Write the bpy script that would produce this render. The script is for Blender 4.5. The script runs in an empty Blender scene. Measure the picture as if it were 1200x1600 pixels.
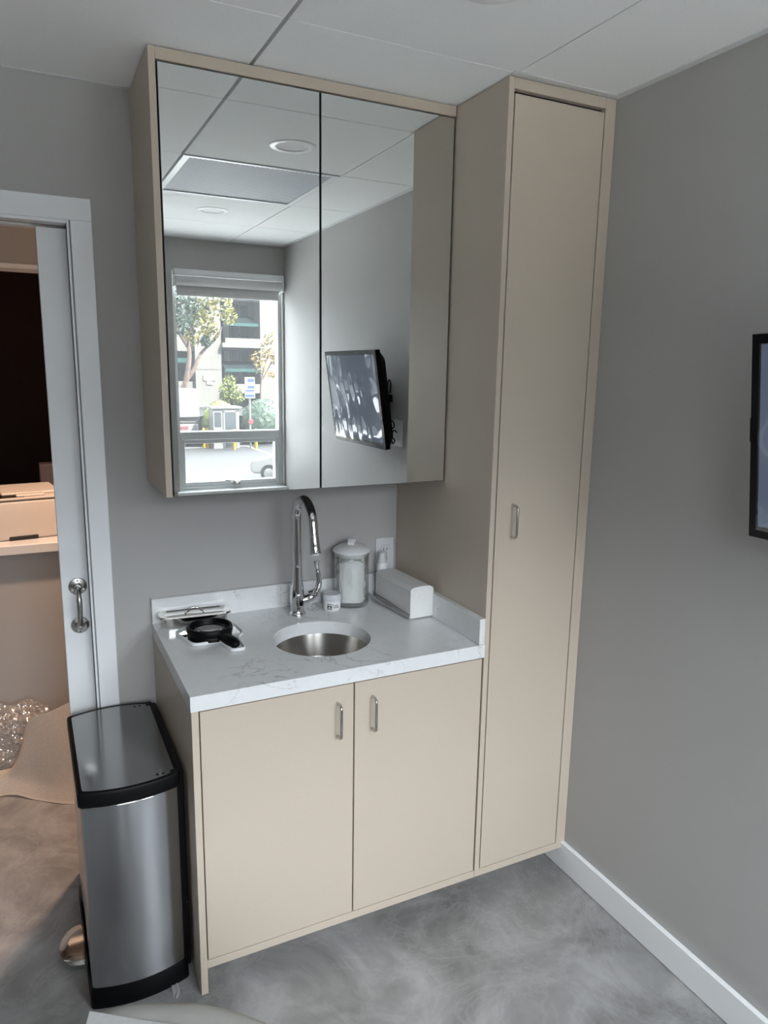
import bpy, bmesh, math, random
from mathutils import Vector, Matrix, Quaternion
random.seed(7)
S = bpy.context.scene
COL = S.collection
PI = math.pi

# ------------------------------------------------------------------ camera
cd = bpy.data.cameras.new('camera')
cam = bpy.data.objects.new('camera', cd)
COL.objects.link(cam)
CAM = Vector((-1.1808, -2.2839, 1.6551))
yaw, pitch, roll = 0.45962, -0.19303, 0.01589
fwd = Vector((math.sin(yaw)*math.cos(pitch), math.cos(yaw)*math.cos(pitch), math.sin(pitch)))
rt = Vector((math.cos(yaw), -math.sin(yaw), 0))
up = rt.cross(fwd)
rt2 = rt*math.cos(roll)+up*math.sin(roll)
up2 = -rt*math.sin(roll)+up*math.cos(roll)
M = Matrix((rt2, up2, -fwd)).transposed().to_4x4()
M.translation = CAM
cam.matrix_world = M
cd.sensor_fit = 'VERTICAL'
cd.sensor_height = 24.0
cd.lens = 24.0*1134.73/1600.0
cd.clip_start = 0.02
cd.clip_end = 300
S.camera = cam

# ------------------------------------------------------------------ view, world, daylight
S.view_settings.view_transform = 'Standard'
S.view_settings.look = 'None'
S.view_settings.gamma = 1.0
S.view_settings.use_curve_mapping = False
S.view_settings.exposure = 0.12
try:
    S.cycles.use_denoising = True
    S.cycles.max_bounces = 14
    S.cycles.diffuse_bounces = 7
    S.cycles.glossy_bounces = 6
    S.cycles.transparent_max_bounces = 16
    S.cycles.sample_clamp_indirect = 6.0
    S.cycles.caustics_reflective = True
    S.cycles.blur_glossy = 0.6
except Exception:
    pass

SKY_LOW, SKY_HIGH = 4.0, 26.0
W = bpy.data.worlds.new('sky')
S.world = W
W.use_nodes = True
wn = W.node_tree.nodes; wl = W.node_tree.links
wn.clear()
wo = wn.new('ShaderNodeOutputWorld'); wb = wn.new('ShaderNodeBackground')
tc = wn.new('ShaderNodeTexCoord'); sx = wn.new('ShaderNodeSeparateXYZ')
cr = wn.new('ShaderNodeValToRGB')
wl.new(tc.outputs['Generated'], sx.inputs[0]); wl.new(sx.outputs['Z'], cr.inputs[0])
e = cr.color_ramp.elements
def skc(v): return (0.94*v, 0.99*v, 1.06*v, 1)
e[0].position = 0.0; e[0].color = skc(SKY_LOW/SKY_HIGH)
e[1].position = 0.95; e[1].color = skc(0.9)
a = e.new(0.13); a.color = skc(SKY_LOW*1.2/SKY_HIGH)
a = e.new(0.26); a.color = skc(0.75)
a = e.new(0.45); a.color = skc(1.0)
a = e.new(0.64); a.color = skc(1.35)
a = e.new(0.84); a.color = skc(1.35)
wb.inputs['Strength'].default_value = SKY_HIGH
mr = wn.new('ShaderNodeMapRange')                # haze is brightest on the side the window faces
mr.inputs['From Min'].default_value = -.35; mr.inputs['From Max'].default_value = .75
mr.inputs['To Min'].default_value = .06; mr.inputs['To Max'].default_value = 1.0
vd = wn.new('ShaderNodeVectorMath'); vd.operation = 'DOT_PRODUCT'; vd.inputs[1].default_value = (.62, -.78, 0)
wl.new(tc.outputs['Generated'], vd.inputs[0]); wl.new(vd.outputs['Value'], mr.inputs[0])
mm = wn.new('ShaderNodeMixRGB'); mm.blend_type = 'MULTIPLY'; mm.inputs[0].default_value = 1
wl.new(cr.outputs[0], mm.inputs[1]); wl.new(mr.outputs[0], mm.inputs[2])
wl.new(mm.outputs[0], wb.inputs[0]); wl.new(wb.outputs[0], wo.inputs[0])

sd = bpy.data.lights.new('sun', 'SUN'); sd.energy = 16.0; sd.angle = 0.02; sd.color = (1, .95, .86)
sun = bpy.data.objects.new('sun', sd); COL.objects.link(sun)
sun.rotation_euler = Vector((-0.35, -0.62, -0.72)).to_track_quat('-Z', 'Y').to_euler()

def portal(name, x0, x1, z0, z1):
    l = bpy.data.lights.new(name, 'AREA'); l.shape = 'RECTANGLE'
    l.size = x1-x0; l.size_y = z1-z0
    l.cycles.is_portal = True
    o = bpy.data.objects.new(name, l); COL.objects.link(o)
    o.location = ((x0+x1)/2, -3.16, (z0+z1)/2)
    o.rotation_euler = Vector((0, 1, 0)).to_track_quat('-Z', 'Z').to_euler()
portal('window_daylight', -0.335, 0.350, 0.885, 2.225)
portal('window_daylight_left', -1.38, -0.58, 0.885, 2.225)

# ------------------------------------------------------------------ materials
def nodes_of(m):
    m.use_nodes = True
    nt = m.node_tree
    b = next(n for n in nt.nodes if n.type == 'BSDF_PRINCIPLED')
    return nt, b
def mat(name, col, rough=0.5, metal=0.0, spec=0.5, noise=0.0, nscale=40.0, bump=0.0, bscale=200.0, **kw):
    m = bpy.data.materials.new(name)
    nt, b = nodes_of(m)
    N, L = nt.nodes, nt.links
    c = (*col, 1)
    b.inputs['Base Color'].default_value = c
    b.inputs['Roughness'].default_value = rough
    b.inputs['Metallic'].default_value = metal
    b.inputs['Specular IOR Level'].default_value = spec
    for k, v in kw.items():
        b.inputs[k].default_value = v
    t = N.new('ShaderNodeTexCoord')
    nz = N.new('ShaderNodeTexNoise'); nz.inputs['Scale'].default_value = nscale; nz.inputs['Detail'].default_value = 4
    L.new(t.outputs['Object'], nz.inputs['Vector'])
    r = N.new('ShaderNodeValToRGB')
    r.color_ramp.elements[0].position = .3; r.color_ramp.elements[1].position = .7
    r.color_ramp.elements[0].color = (*[x*(1-noise) for x in col], 1)
    r.color_ramp.elements[1].color = (*[min(1, x*(1+noise)) for x in col], 1)
    L.new(nz.outputs['Fac'], r.inputs[0]); L.new(r.outputs[0], b.inputs['Base Color'])
    if bump:
        n2 = N.new('ShaderNodeTexNoise'); n2.inputs['Scale'].default_value = bscale; n2.inputs['Detail'].default_value = 3
        L.new(t.outputs['Object'], n2.inputs['Vector'])
        bp = N.new('ShaderNodeBump'); bp.inputs['Strength'].default_value = bump; bp.inputs['Distance'].default_value = .002
        L.new(n2.outputs['Fac'], bp.inputs['Height']); L.new(bp.outputs[0], b.inputs['Normal'])
    return m
def clear_mat(name, tint, gloss=0.06, rough=0.02, haze=0.0, veil=0.0, edge=2.5, emax=.75):
    """a clear pane or film: lets light straight through and reflects a little"""
    m = bpy.data.materials.new(name); m.use_nodes = True
    nt = m.node_tree; N, L = nt.nodes, nt.links; N.clear()
    o = N.new('ShaderNodeOutputMaterial'); tr = N.new('ShaderNodeBsdfTransparent'); gl = N.new('ShaderNodeBsdfGlossy')
    tr.inputs[0].default_value = (*tint, 1); gl.inputs['Roughness'].default_value = rough
    lw = N.new('ShaderNodeLayerWeight'); lw.inputs[0].default_value = .35
    mr = N.new('ShaderNodeMapRange'); mr.inputs['To Min'].default_value = gloss; mr.inputs['To Max'].default_value = emax
    L.new(lw.outputs['Facing'], mr.inputs[0])
    pw = N.new('ShaderNodeMath'); pw.operation = 'POWER'; pw.inputs[1].default_value = edge
    L.new(lw.outputs['Facing'], pw.inputs[0]); L.new(pw.outputs[0], mr.inputs[0])
    mx = N.new('ShaderNodeMixShader'); L.new(mr.outputs[0], mx.inputs[0]); L.new(tr.outputs[0], mx.inputs[1]); L.new(gl.outputs[0], mx.inputs[2])
    out = mx
    if haze:
        df = N.new('ShaderNodeBsdfDiffuse'); df.inputs[0].default_value = (.9, .9, .9, 1)
        m2 = N.new('ShaderNodeMixShader'); m2.inputs[0].default_value = haze
        L.new(mx.outputs[0], m2.inputs[1]); L.new(df.outputs[0], m2.inputs[2]); out = m2
    if veil:                                     # whitish veil mixed into the glass to imitate overexposed daylight
        tl_ = N.new('ShaderNodeBsdfTranslucent'); tl_.inputs[0].default_value = (.9, .93, .95, 1)
        m3 = N.new('ShaderNodeMixShader'); m3.inputs[0].default_value = veil
        L.new(out.outputs[0], m3.inputs[1]); L.new(tl_.outputs[0], m3.inputs[2]); out = m3
    L.new(out.outputs[0], o.inputs[0])
    return m
def quartz(name):
    m = mat(name, (.74, .75, .76), .16, spec=.5)
    nt, b = nodes_of(m); N, L = nt.nodes, nt.links
    t = N.new('ShaderNodeTexCoord')
    n1 = N.new('ShaderNodeTexNoise'); n1.inputs['Scale'].default_value = 5.5; n1.inputs['Detail'].default_value = 7; n1.inputs['Roughness'].default_value = .62
    n1.inputs['Distortion'].default_value = .8
    L.new(t.outputs['Object'], n1.inputs['Vector'])
    s = N.new('ShaderNodeMath'); s.operation = 'SUBTRACT'; s.inputs[1].default_value = .5
    ab = N.new('ShaderNodeMath'); ab.operation = 'ABSOLUTE'
    L.new(n1.outputs['Fac'], s.inputs[0]); L.new(s.outputs[0], ab.inputs[0])
    r = N.new('ShaderNodeValToRGB')
    r.color_ramp.elements[0].position = 0; r.color_ramp.elements[0].color = (.60, .59, .58, 1)
    r.color_ramp.elements[1].position = .013; r.color_ramp.elements[1].color = (1, 1, 1, 1)
    L.new(ab.outputs[0], r.inputs[0])
    n2 = N.new('ShaderNodeTexNoise'); n2.inputs['Scale'].default_value = 4.0; n2.inputs['Detail'].default_value = 2
    L.new(t.outputs['Object'], n2.inputs['Vector'])
    mk = N.new('ShaderNodeValToRGB'); mk.color_ramp.elements[0].position = .48; mk.color_ramp.elements[1].position = .66
    L.new(n2.outputs['Fac'], mk.inputs[0])
    mx = N.new('ShaderNodeMixRGB'); mx.inputs[1].default_value = (1, 1, 1, 1)
    L.new(mk.outputs[0], mx.inputs[0]); L.new(r.outputs[0], mx.inputs[2])
    n3 = N.new('ShaderNodeTexNoise'); n3.inputs['Scale'].default_value = 30; n3.inputs['Detail'].default_value = 5
    L.new(t.outputs['Object'], n3.inputs['Vector'])
    r3 = N.new('ShaderNodeValToRGB'); r3.color_ramp.elements[0].color = (.70, .71, .72, 1); r3.color_ramp.elements[1].color = (.78, .79, .80, 1)
    L.new(n3.outputs['Fac'], r3.inputs[0])
    mu = N.new('ShaderNodeMixRGB'); mu.blend_type = 'MULTIPLY'; mu.inputs[0].default_value = 1
    L.new(r3.outputs[0], mu.inputs[1]); L.new(mx.outputs[0], mu.inputs[2])
    L.new(mu.outputs[0], b.inputs['Base Color'])
    return m
def stone_floor(name):
    m = mat(name, (.3, .3, .3), .33, spec=.45)
    nt, b = nodes_of(m); N, L = nt.nodes, nt.links
    t = N.new('ShaderNodeTexCoord')
    n1 = N.new('ShaderNodeTexNoise'); n1.inputs['Scale'].default_value = 3.2; n1.inputs['Detail'].default_value = 8; n1.inputs['Roughness'].default_value = .62; n1.inputs['Distortion'].default_value = 1.1
    L.new(t.outputs['Object'], n1.inputs['Vector'])
    r = N.new('ShaderNodeValToRGB'); E = r.color_ramp.elements
    E[0].position = .30; E[0].color = (.160, .157, .155, 1); E[1].position = .72; E[1].color = (.40, .40, .40, 1)
    q = E.new(.5); q.color = (.265, .263, .262, 1)
    L.new(n1.outputs['Fac'], r.inputs[0])
    n2 = N.new('ShaderNodeTexNoise'); n2.inputs['Scale'].default_value = 2.2; n2.inputs['Detail'].default_value = 9; n2.inputs['Roughness'].default_value = .7; n2.inputs['Distortion'].default_value = 2.2
    L.new(t.outputs['Object'], n2.inputs['Vector'])
    s = N.new('ShaderNodeMath'); s.operation = 'SUBTRACT'; s.inputs[1].default_value = .5
    ab = N.new('ShaderNodeMath'); ab.operation = 'ABSOLUTE'
    L.new(n2.outputs['Fac'], s.inputs[0]); L.new(s.outputs[0], ab.inputs[0])
    r2 = N.new('ShaderNodeValToRGB'); r2.color_ramp.elements[0].position = 0; r2.color_ramp.elements[0].color = (.22, .22, .22, 1)
    r2.color_ramp.elements[1].position = .035; r2.color_ramp.elements[1].color = (0, 0, 0, 1)
    L.new(ab.outputs[0], r2.inputs[0])
    mx = N.new('ShaderNodeMixRGB'); mx.blend_type = 'MIX'; mx.inputs[2].default_value = (.46, .46, .46, 1)
    L.new(r2.outputs[0], mx.inputs[0]); L.new(r.outputs[0], mx.inputs[1])
    L.new(mx.outputs[0], b.inputs['Base Color'])
    return m
def brushed(name, col, rough, aniso=.75, rot=0.0, grain=(4, 4, 600), amt=.12):
    m = mat(name, col, rough, metal=1.0)
    nt, b = nodes_of(m); N, L = nt.nodes, nt.links
    b.inputs['Anisotropic'].default_value = aniso
    b.inputs['Anisotropic Rotation'].default_value = rot
    tg = N.new('ShaderNodeTangent'); tg.direction_type = 'RADIAL'; tg.axis = 'Z'
    L.new(tg.outputs[0], b.inputs['Tangent'])
    t = N.new('ShaderNodeTexCoord'); mp = N.new('ShaderNodeMapping'); mp.inputs['Scale'].default_value = grain
    L.new(t.outputs['Object'], mp.inputs[0])
    nz = N.new('ShaderNodeTexNoise'); nz.inputs['Scale'].default_value = 1.0; nz.inputs['Detail'].default_value = 1
    L.new(mp.outputs[0], nz.inputs['Vector'])
    mr = N.new('ShaderNodeMapRange'); mr.inputs['To Min'].default_value = rough-amt/2; mr.inputs['To Max'].default_value = rough+amt/2
    L.new(nz.outputs['Fac'], mr.inputs[0]); L.new(mr.outputs[0], b.inputs['Roughness'])
    return m
def perforated(name):
    m = mat(name, (.55, .57, .6), .6, metal=.0, spec=.2)
    nt, b = nodes_of(m); N, L = nt.nodes, nt.links
    t = N.new('ShaderNodeTexCoord'); mp = N.new('ShaderNodeMapping'); mp.inputs['Rotation'].default_value = (0, 0, PI/4)
    mp.inputs['Scale'].default_value = (72, 72, 72)
    L.new(t.outputs['Object'], mp.inputs[0])
    v = N.new('ShaderNodeTexVoronoi'); v.inputs['Scale'].default_value = 1; v.inputs['Randomness'].default_value = 0
    v.voronoi_dimensions = '2D'
    L.new(mp.outputs[0], v.inputs['Vector'])
    r = N.new('ShaderNodeValToRGB'); r.color_ramp.elements[0].position = .3; r.color_ramp.elements[1].position = .36
    r.color_ramp.elements[0].color = (.16, .17, .19, 1); r.color_ramp.elements[1].color = (.66, .68, .74, 1)
    L.new(v.outputs['Distance'], r.inputs[0]); L.new(r.outputs[0], b.inputs['Base Color'])
    return m
def leafmat(name, c1, c2):
    m = mat(name, c1, .6)
    nt, b = nodes_of(m); N, L = nt.nodes, nt.links
    g = N.new('ShaderNodeNewGeometry'); r = N.new('ShaderNodeValToRGB')
    r.color_ramp.elements[0].color = (*c1, 1); r.color_ramp.elements[1].color = (*c2, 1)
    L.new(g.outputs['Random Per Island'], r.inputs[0]); L.new(r.outputs[0], b.inputs['Base Color'])
    return m

LAM = (.525, .452, .372)
M_lam = mat('beige laminate', LAM, .38, spec=.35, noise=.025, nscale=300, bump=.05, bscale=900)
M_carcass = mat('gap shade carcass', (.045, .04, .035), .7, noise=.05)  # coloured near-black to put shade into the gaps around the doors
M_wall = mat('grey wall paint', (.43, .423, .413), .55, spec=.3, noise=.01, nscale=3, bump=.08, bscale=350)
M_ceil = mat('white ceiling tile', (.90, .91, .91), .9, spec=.1, noise=.02, nscale=250, bump=.12, bscale=500)
M_ceilback = mat('dark ceiling backing', (.10, .10, .10), .8)  # backing slab darkened so the gaps between tiles look shaded
M_angle = mat('grey white ceiling angle', (.66, .67, .67), .5, noise=.01)
M_trim = mat('white trim paint', (.85, .87, .89), .32, spec=.45, noise=.01, nscale=5)
M_floor = stone_floor('mottled stone vinyl')
M_quartz = quartz('white veined quartz')
M_mirror = mat('mirror silver', (.86, .88, .87), .0, metal=1.0, noise=0)
M_mirredge = mat('mirror edge', (.05, .06, .055), .3, metal=.0)  # edge colour darkened to imitate shade in the gap between doors
M_chrome = mat('chrome', (.72, .72, .73), .05, metal=1.0, noise=.01)
M_nickel = mat('satin nickel', (.55, .54, .52), .22, metal=1.0, noise=.03)
M_steel = brushed('brushed steel', (.50, .51, .53), .20, aniso=.85, rot=.25, amt=.02)
M_steel_lid = brushed('brushed steel lid', (.25, .25, .25), .14, aniso=.3, grain=(300, 4, 4), amt=.03)
M_sink = brushed('brushed sink steel', (.60, .58, .55), .24, aniso=.8, rot=.25, amt=.03, grain=(2,2,300))
M_polish = mat('polished steel', (.68, .67, .64), .09, metal=1.0, noise=.02)
M_black = mat('black plastic', (.003, .003, .0035), .42, spec=.14, noise=.1)
M_blackgl = mat('gloss black plastic', (.005, .005, .006), .25, spec=.25, noise=.1)
M_white = mat('white plastic', (.76, .77, .78), .35, spec=.4, noise=.01)
M_outlet = mat('white outlet plastic', (.66, .67, .70), .3, noise=.01)
M_dark = mat('dark recess', (.02, .02, .02), .8)
M_paper = mat('white paper', (.74, .74, .73), .9, spec=.1, noise=.03, nscale=120, bump=.3, bscale=500)
M_kraft = mat('inner towel folds', (.50, .46, .40), .9, spec=.1, noise=.06, nscale=100)
M_gauze = mat('white gauze', (.88, .88, .87), .95, spec=.05, noise=.02, nscale=90, bump=.5, bscale=700)
M_acryl = clear_mat('clear acrylic', (.955, .96, .96), gloss=.07, rough=.03, edge=1.6, emax=.95)
M_pane = clear_mat('window glass', (.965, .975, .97), gloss=.04, rough=.0, veil=.012)
M_film = clear_mat('plastic film', (.95, .95, .95), gloss=.10, rough=.05, haze=.03)
M_lens = mat('lens glass', (1, 1, 1), .0, noise=0); nodes_of(M_lens)[1].inputs['Transmission Weight'].default_value = 1.0
M_frost = mat('frosted white plastic', (.78, .80, .83), .3, noise=.01)
nodes_of(M_frost)[1].inputs['Transmission Weight'].default_value = .25
M_ring = mat('white enamel', (.92, .92, .92), .3, noise=0)
M_perf = perforated('perforated metal')
M_lensgrey = mat('downlight diffuser', (.42, .43, .44), .6, noise=.02)
M_alu = mat('window aluminium', (.66, .68, .69), .35, metal=.15, noise=.02)
M_blind = mat('roller blind fabric', (.62, .62, .62), .85, noise=.03, nscale=400)
M_vinyl = mat('grey upholstery vinyl', (.34, .335, .315), .42, spec=.4, noise=.02, bump=.1, bscale=600)
M_screen = mat('lit screen', (.02, .022, .03), .12, spec=.5, noise=.0)
_b = nodes_of(M_screen)[1]; _b.inputs['Emission Color'].default_value = (.42, .55, .80, 1); _b.inputs['Emission Strength'].default_value = .17
M_printer = mat('cream printer plastic', (.60, .56, .52), .45, noise=.01)
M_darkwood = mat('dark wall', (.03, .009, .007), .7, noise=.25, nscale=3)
M_box = mat('dark violet box', (.07, .055, .07), .6, noise=.05)
M_foam = mat('white foam sheet', (.88, .82, .75), .75, spec=.2, noise=.10, nscale=260, bump=.55, bscale=260)
M_asphalt = mat('asphalt', (.0125, .0130, .0143), .9, noise=.18, nscale=1.2)
M_bounce = mat('pale bounce ground', (.55, .55, .54), .9, noise=.05, nscale=1)
M_line = mat('white road paint', (.2, .2, .2), .8)
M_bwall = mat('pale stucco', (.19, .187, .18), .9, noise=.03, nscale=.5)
M_bshade = mat('shaded stucco', (.13, .127, .125), .9, noise=.03, nscale=.5)  # darker copy of the wall colour, shade painted into the recessed walls
M_awning = mat('slate awning', (.03, .045, .06), .7, noise=.1)
M_awnedge = mat('teal awning edge', (.01, .07, .065), .7, noise=.1)
M_bglass = mat('far window glass', (.035, .045, .055), .15, spec=.6, noise=.2, nscale=1)
M_bframe = mat('far window frame', (.11, .11, .11), .6)
M_bark = mat('bark', (.13, .095, .085), .9, noise=.25, nscale=4)
M_leaf_y = leafmat('yellow green leaves', (.24, .19, .03), (.13, .15, .04))
M_leaf_g = leafmat('green leaves', (.03, .06, .045), (.055, .09, .055))
M_leaf_l = leafmat('light green leaves', (.11, .15, .03), (.17, .18, .04))
M_leaf_o = leafmat('orange yellow leaves', (.28, .16, .03), (.16, .13, .04))
M_yellow = mat('yellow paint', (.28, .19, .01), .6, noise=.05)
M_signblue = mat('sign blue', (.03, .07, .20), .6)
M_signwhite = mat('sign white', (.22, .22, .225), .6)
M_red = mat('red paint', (.20, .05, .07), .6)
M_carw = mat('white car paint', (.22, .225, .23), .25, spec=.5, noise=.01)
M_tyre = mat('tyre rubber', (.01, .01, .01), .8)

# ------------------------------------------------------------------ mesh helpers
def obj(name, bm, m, parent=None, smooth=None, loc=None, rot=None):
    me = bpy.data.meshes.new(name)
    bm.normal_update()
    bm.to_mesh(me); bm.free()
    o = bpy.data.objects.new(name, me)
    COL.objects.link(o)
    for x in (m if isinstance(m, (list, tuple)) else [m]):
        me.materials.append(x)
    if smooth is not None:
        for p in me.polygons: p.use_smooth = True
        if smooth > 0:
            try: me.set_sharp_from_angle(angle=math.radians(smooth))
            except Exception: pass
    if parent is not None: o.parent = parent
    if loc is not None: o.location = loc
    if rot is not None: o.rotation_euler = rot
    return o
def thing(name, label, cat, loc=(0, 0, 0), rotz=0.0, group=None):
    o = bpy.data.objects.new(name, None); COL.objects.link(o)
    o.empty_display_size = .05
    o.location = loc; o.rotation_euler = (0, 0, rotz)
    o['label'] = label; o['category'] = cat
    if group: o['group'] = group
    return o
def tag(o, label, cat, group=None):
    o['label'] = label; o['category'] = cat
    if group: o['group'] = group
    return o
def struct(name, bm, m, parent=None, smooth=None):
    o = obj(name, bm, m, parent, smooth)
    if parent is None: o['kind'] = 'structure'
    return o
def box(bm, x0, x1, y0, y1, z0, z1, bev=0.0, seg=1, mi=0):
    if x0 > x1: x0, x1 = x1, x0
    if y0 > y1: y0, y1 = y1, y0
    if z0 > z1: z0, z1 = z1, z0
    v = [bm.verts.new((x, y, z)) for x in (x0, x1) for y in (y0, y1) for z in (z0, z1)]
    fs = [bm.faces.new([v[i] for i in q]) for q in ((0, 1, 3, 2), (4, 6, 7, 5), (0, 4, 5, 1), (2, 3, 7, 6), (0, 2, 6, 4), (1, 5, 7, 3))]
    for f in fs: f.material_index = mi
    if bev:
        es = list({e for f in fs for e in f.edges})
        r = bmesh.ops.bevel(bm, geom=es, offset=bev, segments=seg, profile=.5, affect='EDGES')
        for f in r['faces']: f.material_index = mi
    return bm
def BX(*a, **k): return box(bmesh.new(), *a, **k)
def lathe(bm, prof, cx=0, cy=0, n=40, cz=0, mi=0):
    rings = []
    for r, z in prof:
        if r < 1e-6: rings.append([bm.verts.new((cx, cy, cz+z))])
        else: rings.append([bm.verts.new((cx+r*math.cos(2*PI*i/n), cy+r*math.sin(2*PI*i/n), cz+z)) for i in range(n)])
    for A, B in zip(rings, rings[1:]):
        for i in range(n):
            j = (i+1) % n
            if len(A) == 1 and len(B) == 1: continue
            if len(A) == 1: f = bm.faces.new((A[0], B[i], B[j]))
            elif len(B) == 1: f = bm.faces.new((A[i], A[j], B[0]))
            else: f = bm.faces.new((A[i], A[j], B[j], B[i]))
            f.material_index = mi
    bmesh.ops.recalc_face_normals(bm, faces=bm.faces)
    return bm
def tube(bm, pts, rad, n=12, cap=True):
    pts = [Vector(p) for p in pts]
    rads = rad if isinstance(rad, (list, tuple)) else [rad]*len(pts)
    d0 = (pts[1]-pts[0]).normalized()
    ref = Vector((0, 0, 1)) if abs(d0.z) < .9 else Vector((1, 0, 0))
    nrm = d0.cross(ref).normalized()
    rings = []
    for i, p in enumerate(pts):
        if i == 0: d = d0
        elif i == len(pts)-1: d = (pts[i]-pts[i-1]).normalized()
        else: d = ((pts[i+1]-pts[i]).normalized()+(pts[i]-pts[i-1]).normalized()).normalized()
        nrm = (nrm-d*nrm.dot(d)).normalized()
        b = d.cross(nrm)
        rings.append([bm.verts.new(p+(nrm*math.cos(2*PI*k/n)+b*math.sin(2*PI*k/n))*rads[i]) for k in range(n)])
    for A, B in zip(rings, rings[1:]):
        for k in range(n):
            bm.faces.new((A[k], A[(k+1) % n], B[(k+1) % n], B[k]))
    if cap:
        bm.faces.new(rings[0][::-1]); bm.faces.new(rings[-1])
    bmesh.ops.recalc_face_normals(bm, faces=bm.faces)
    return bm
def prism(bm, outline, z0, z1, bev=0.0, seg=2, mi=0):
    a = [bm.verts.new((x, y, z0)) for x, y in outline]
    b = [bm.verts.new((x, y, z1)) for x, y in outline]
    fs = [bm.faces.new(a[::-1]), bm.faces.new(b)]
    n = len(a)
    for i in range(n): fs.append(bm.faces.new((a[i], a[(i+1) % n], b[(i+1) % n], b[i])))
    for f in fs: f.material_index = mi
    if bev:
        es = list(fs[0].edges)+list(fs[1].edges)
        bmesh.ops.bevel(bm, geom=es, offset=bev, segments=seg, profile=.5, affect='EDGES')
    bmesh.ops.recalc_face_normals(bm, faces=bm.faces)
    return bm
def rounded(pts, r, n=6):
    """round the corners of a polygon"""
    out = []
    k = len(pts)
    for i in range(k):
        p0, p, p1 = Vector(pts[i-1]), Vector(pts[i]), Vector(pts[(i+1) % k])
        rr = r[i] if isinstance(r, (list, tuple)) else r
        if rr <= 0: out.append(tuple(p)); continue
        a, b = (p0-p), (p1-p)
        la, lb = a.length, b.length
        t = min(rr, la*.48, lb*.48)
        A, B = p+a.normalized()*t, p+b.normalized()*t
        for j in range(n+1):
            s = j/n
            q = A*(1-s)**2+p*2*s*(1-s)+B*s*s
            out.append((q.x, q.y))
    return out
def bez(p0, p1, p2, p3, n=10):
    p0, p1, p2, p3 = map(Vector, (p0, p1, p2, p3))
    return [p0*(1-t)**3+p1*3*t*(1-t)**2+p2*3*t*t*(1-t)+p3*t**3 for t in [i/n for i in range(n+1)]]
def cat(pts, n=8):
    """smooth curve through points"""
    P = [Vector(p) for p in pts]; P = [P[0]*2-P[1]]+P+[P[-1]*2-P[-2]]
    out = []
    for i in range(1, len(P)-2):
        for j in range(n):
            t = j/n
            a, b, c, d = P[i-1], P[i], P[i+1], P[i+2]
            out.append(.5*((2*b)+(c-a)*t+(2*a-5*b+4*c-d)*t*t+(3*b-a-3*c+d)*t**3))
    out.append(P[-2])
    return out

# ------------------------------------------------------------------ room shell
H = 2.405; WR = .3618; YF = -2.978; XL = -3.2; WT = .12
struct('floor', BX(XL-.1, WR+.1, YF-.15, 3.3, -.1, 0), M_floor)
struct('wall_right', BX(WR, WR+.15, YF-.15, 0, 0, H+.1), M_wall)
struct('wall_left', BX(XL-.15, XL, YF-.15, 0, 0, H+.1), M_wall)
bm = bmesh.new()            # wall behind the cabinets, with the doorway and the pocket of the sliding door
DX0, DX1, DZ = -1.93, -1.04, 2.042
box(bm, XL-.15, DX0, 0, WT, 0, H+.1)
box(bm, DX0, DX1, 0, WT, DZ, H+.1)
box(bm, DX1, WR+.15, 0, .035, 0, H+.1)
box(bm, DX1, WR+.15, .085, WT, 0, H+.1)
struct('wall_back', bm, M_wall)
bm = bmesh.new()            # window wall
W1 = (-.335, .350); W2 = (-1.38, -.58); WZ = (.885, 2.225)
y0, y1 = YF-.15, YF
for xa, xb in ((XL-.15, W2[0]), (W2[1], W1[0]), (W1[1], WR+.15)): box(bm, xa, xb, y0, y1, 0, H+.1)
for xa, xb in (W1, W2):
    box(bm, xa, xb, y0, y1, 0, WZ[0]); box(bm, xa, xb, y0, y1, WZ[1], H+.1)
struct('wall_front', bm, M_wall)
# ceiling of lay-in tiles
bm = bmesh.new()
gx = [XL, -2.435, -1.825, -1.215, -.605, .012, WR]; gy = [YF, -2.419, -1.815, -1.212, -.603, 0]
VENT = (2, 2)
for i in range(6):
    for j in range(5):
        if (i, j) == (4, 2): continue
        a0, a1, b0, b1 = gx[i], gx[i+1], gy[j], gy[j+1]
        g = .0022
        gl = .005 if (i == 4) else g
        gr = .005 if (i == 3) else g
        if j < 3: gl = gr = g*1.3
        box(bm, a0+gl, a1-gr, b0+g, b1-g, H, H+.014)
box(bm, XL-.15, WR+.15, YF-.15, WT, H+.0145, H+.1, mi=1)
struct('ceiling', bm, [M_ceil, M_ceilback])
struct('roof', BX(XL-.3, WR+.3, YF-.15, 3.4, H+.1, H+.25), M_ceilback)
# perimeter angle trims
struct('trim_1', BX(WR-.020, WR, YF, -.589, H-.0022, H), M_angle)
struct('trim_2', BX(XL, -.858, -.016, 0, H-.0022, H), M_angle)
struct('trim_3', BX(.0, WR-.020, -.611, -.589, H-.0022, H), M_angle)
struct('trim_4', BX(XL, WR-.02, YF, YF+.018, H-.0022, H), M_angle)
# baseboards
def bboard(name, x0, x1, y0, y1): struct(name, BX(x0, x1, y0, y1, 0, .10, bev=.003), M_trim)
bboard('baseboard_right', WR-.016, WR, YF, -.30)
bboard('baseboard_left', XL, XL+.016, YF, 0)
bboard('baseboard_front', XL+.016, WR-.016, YF, YF+.016)
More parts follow.
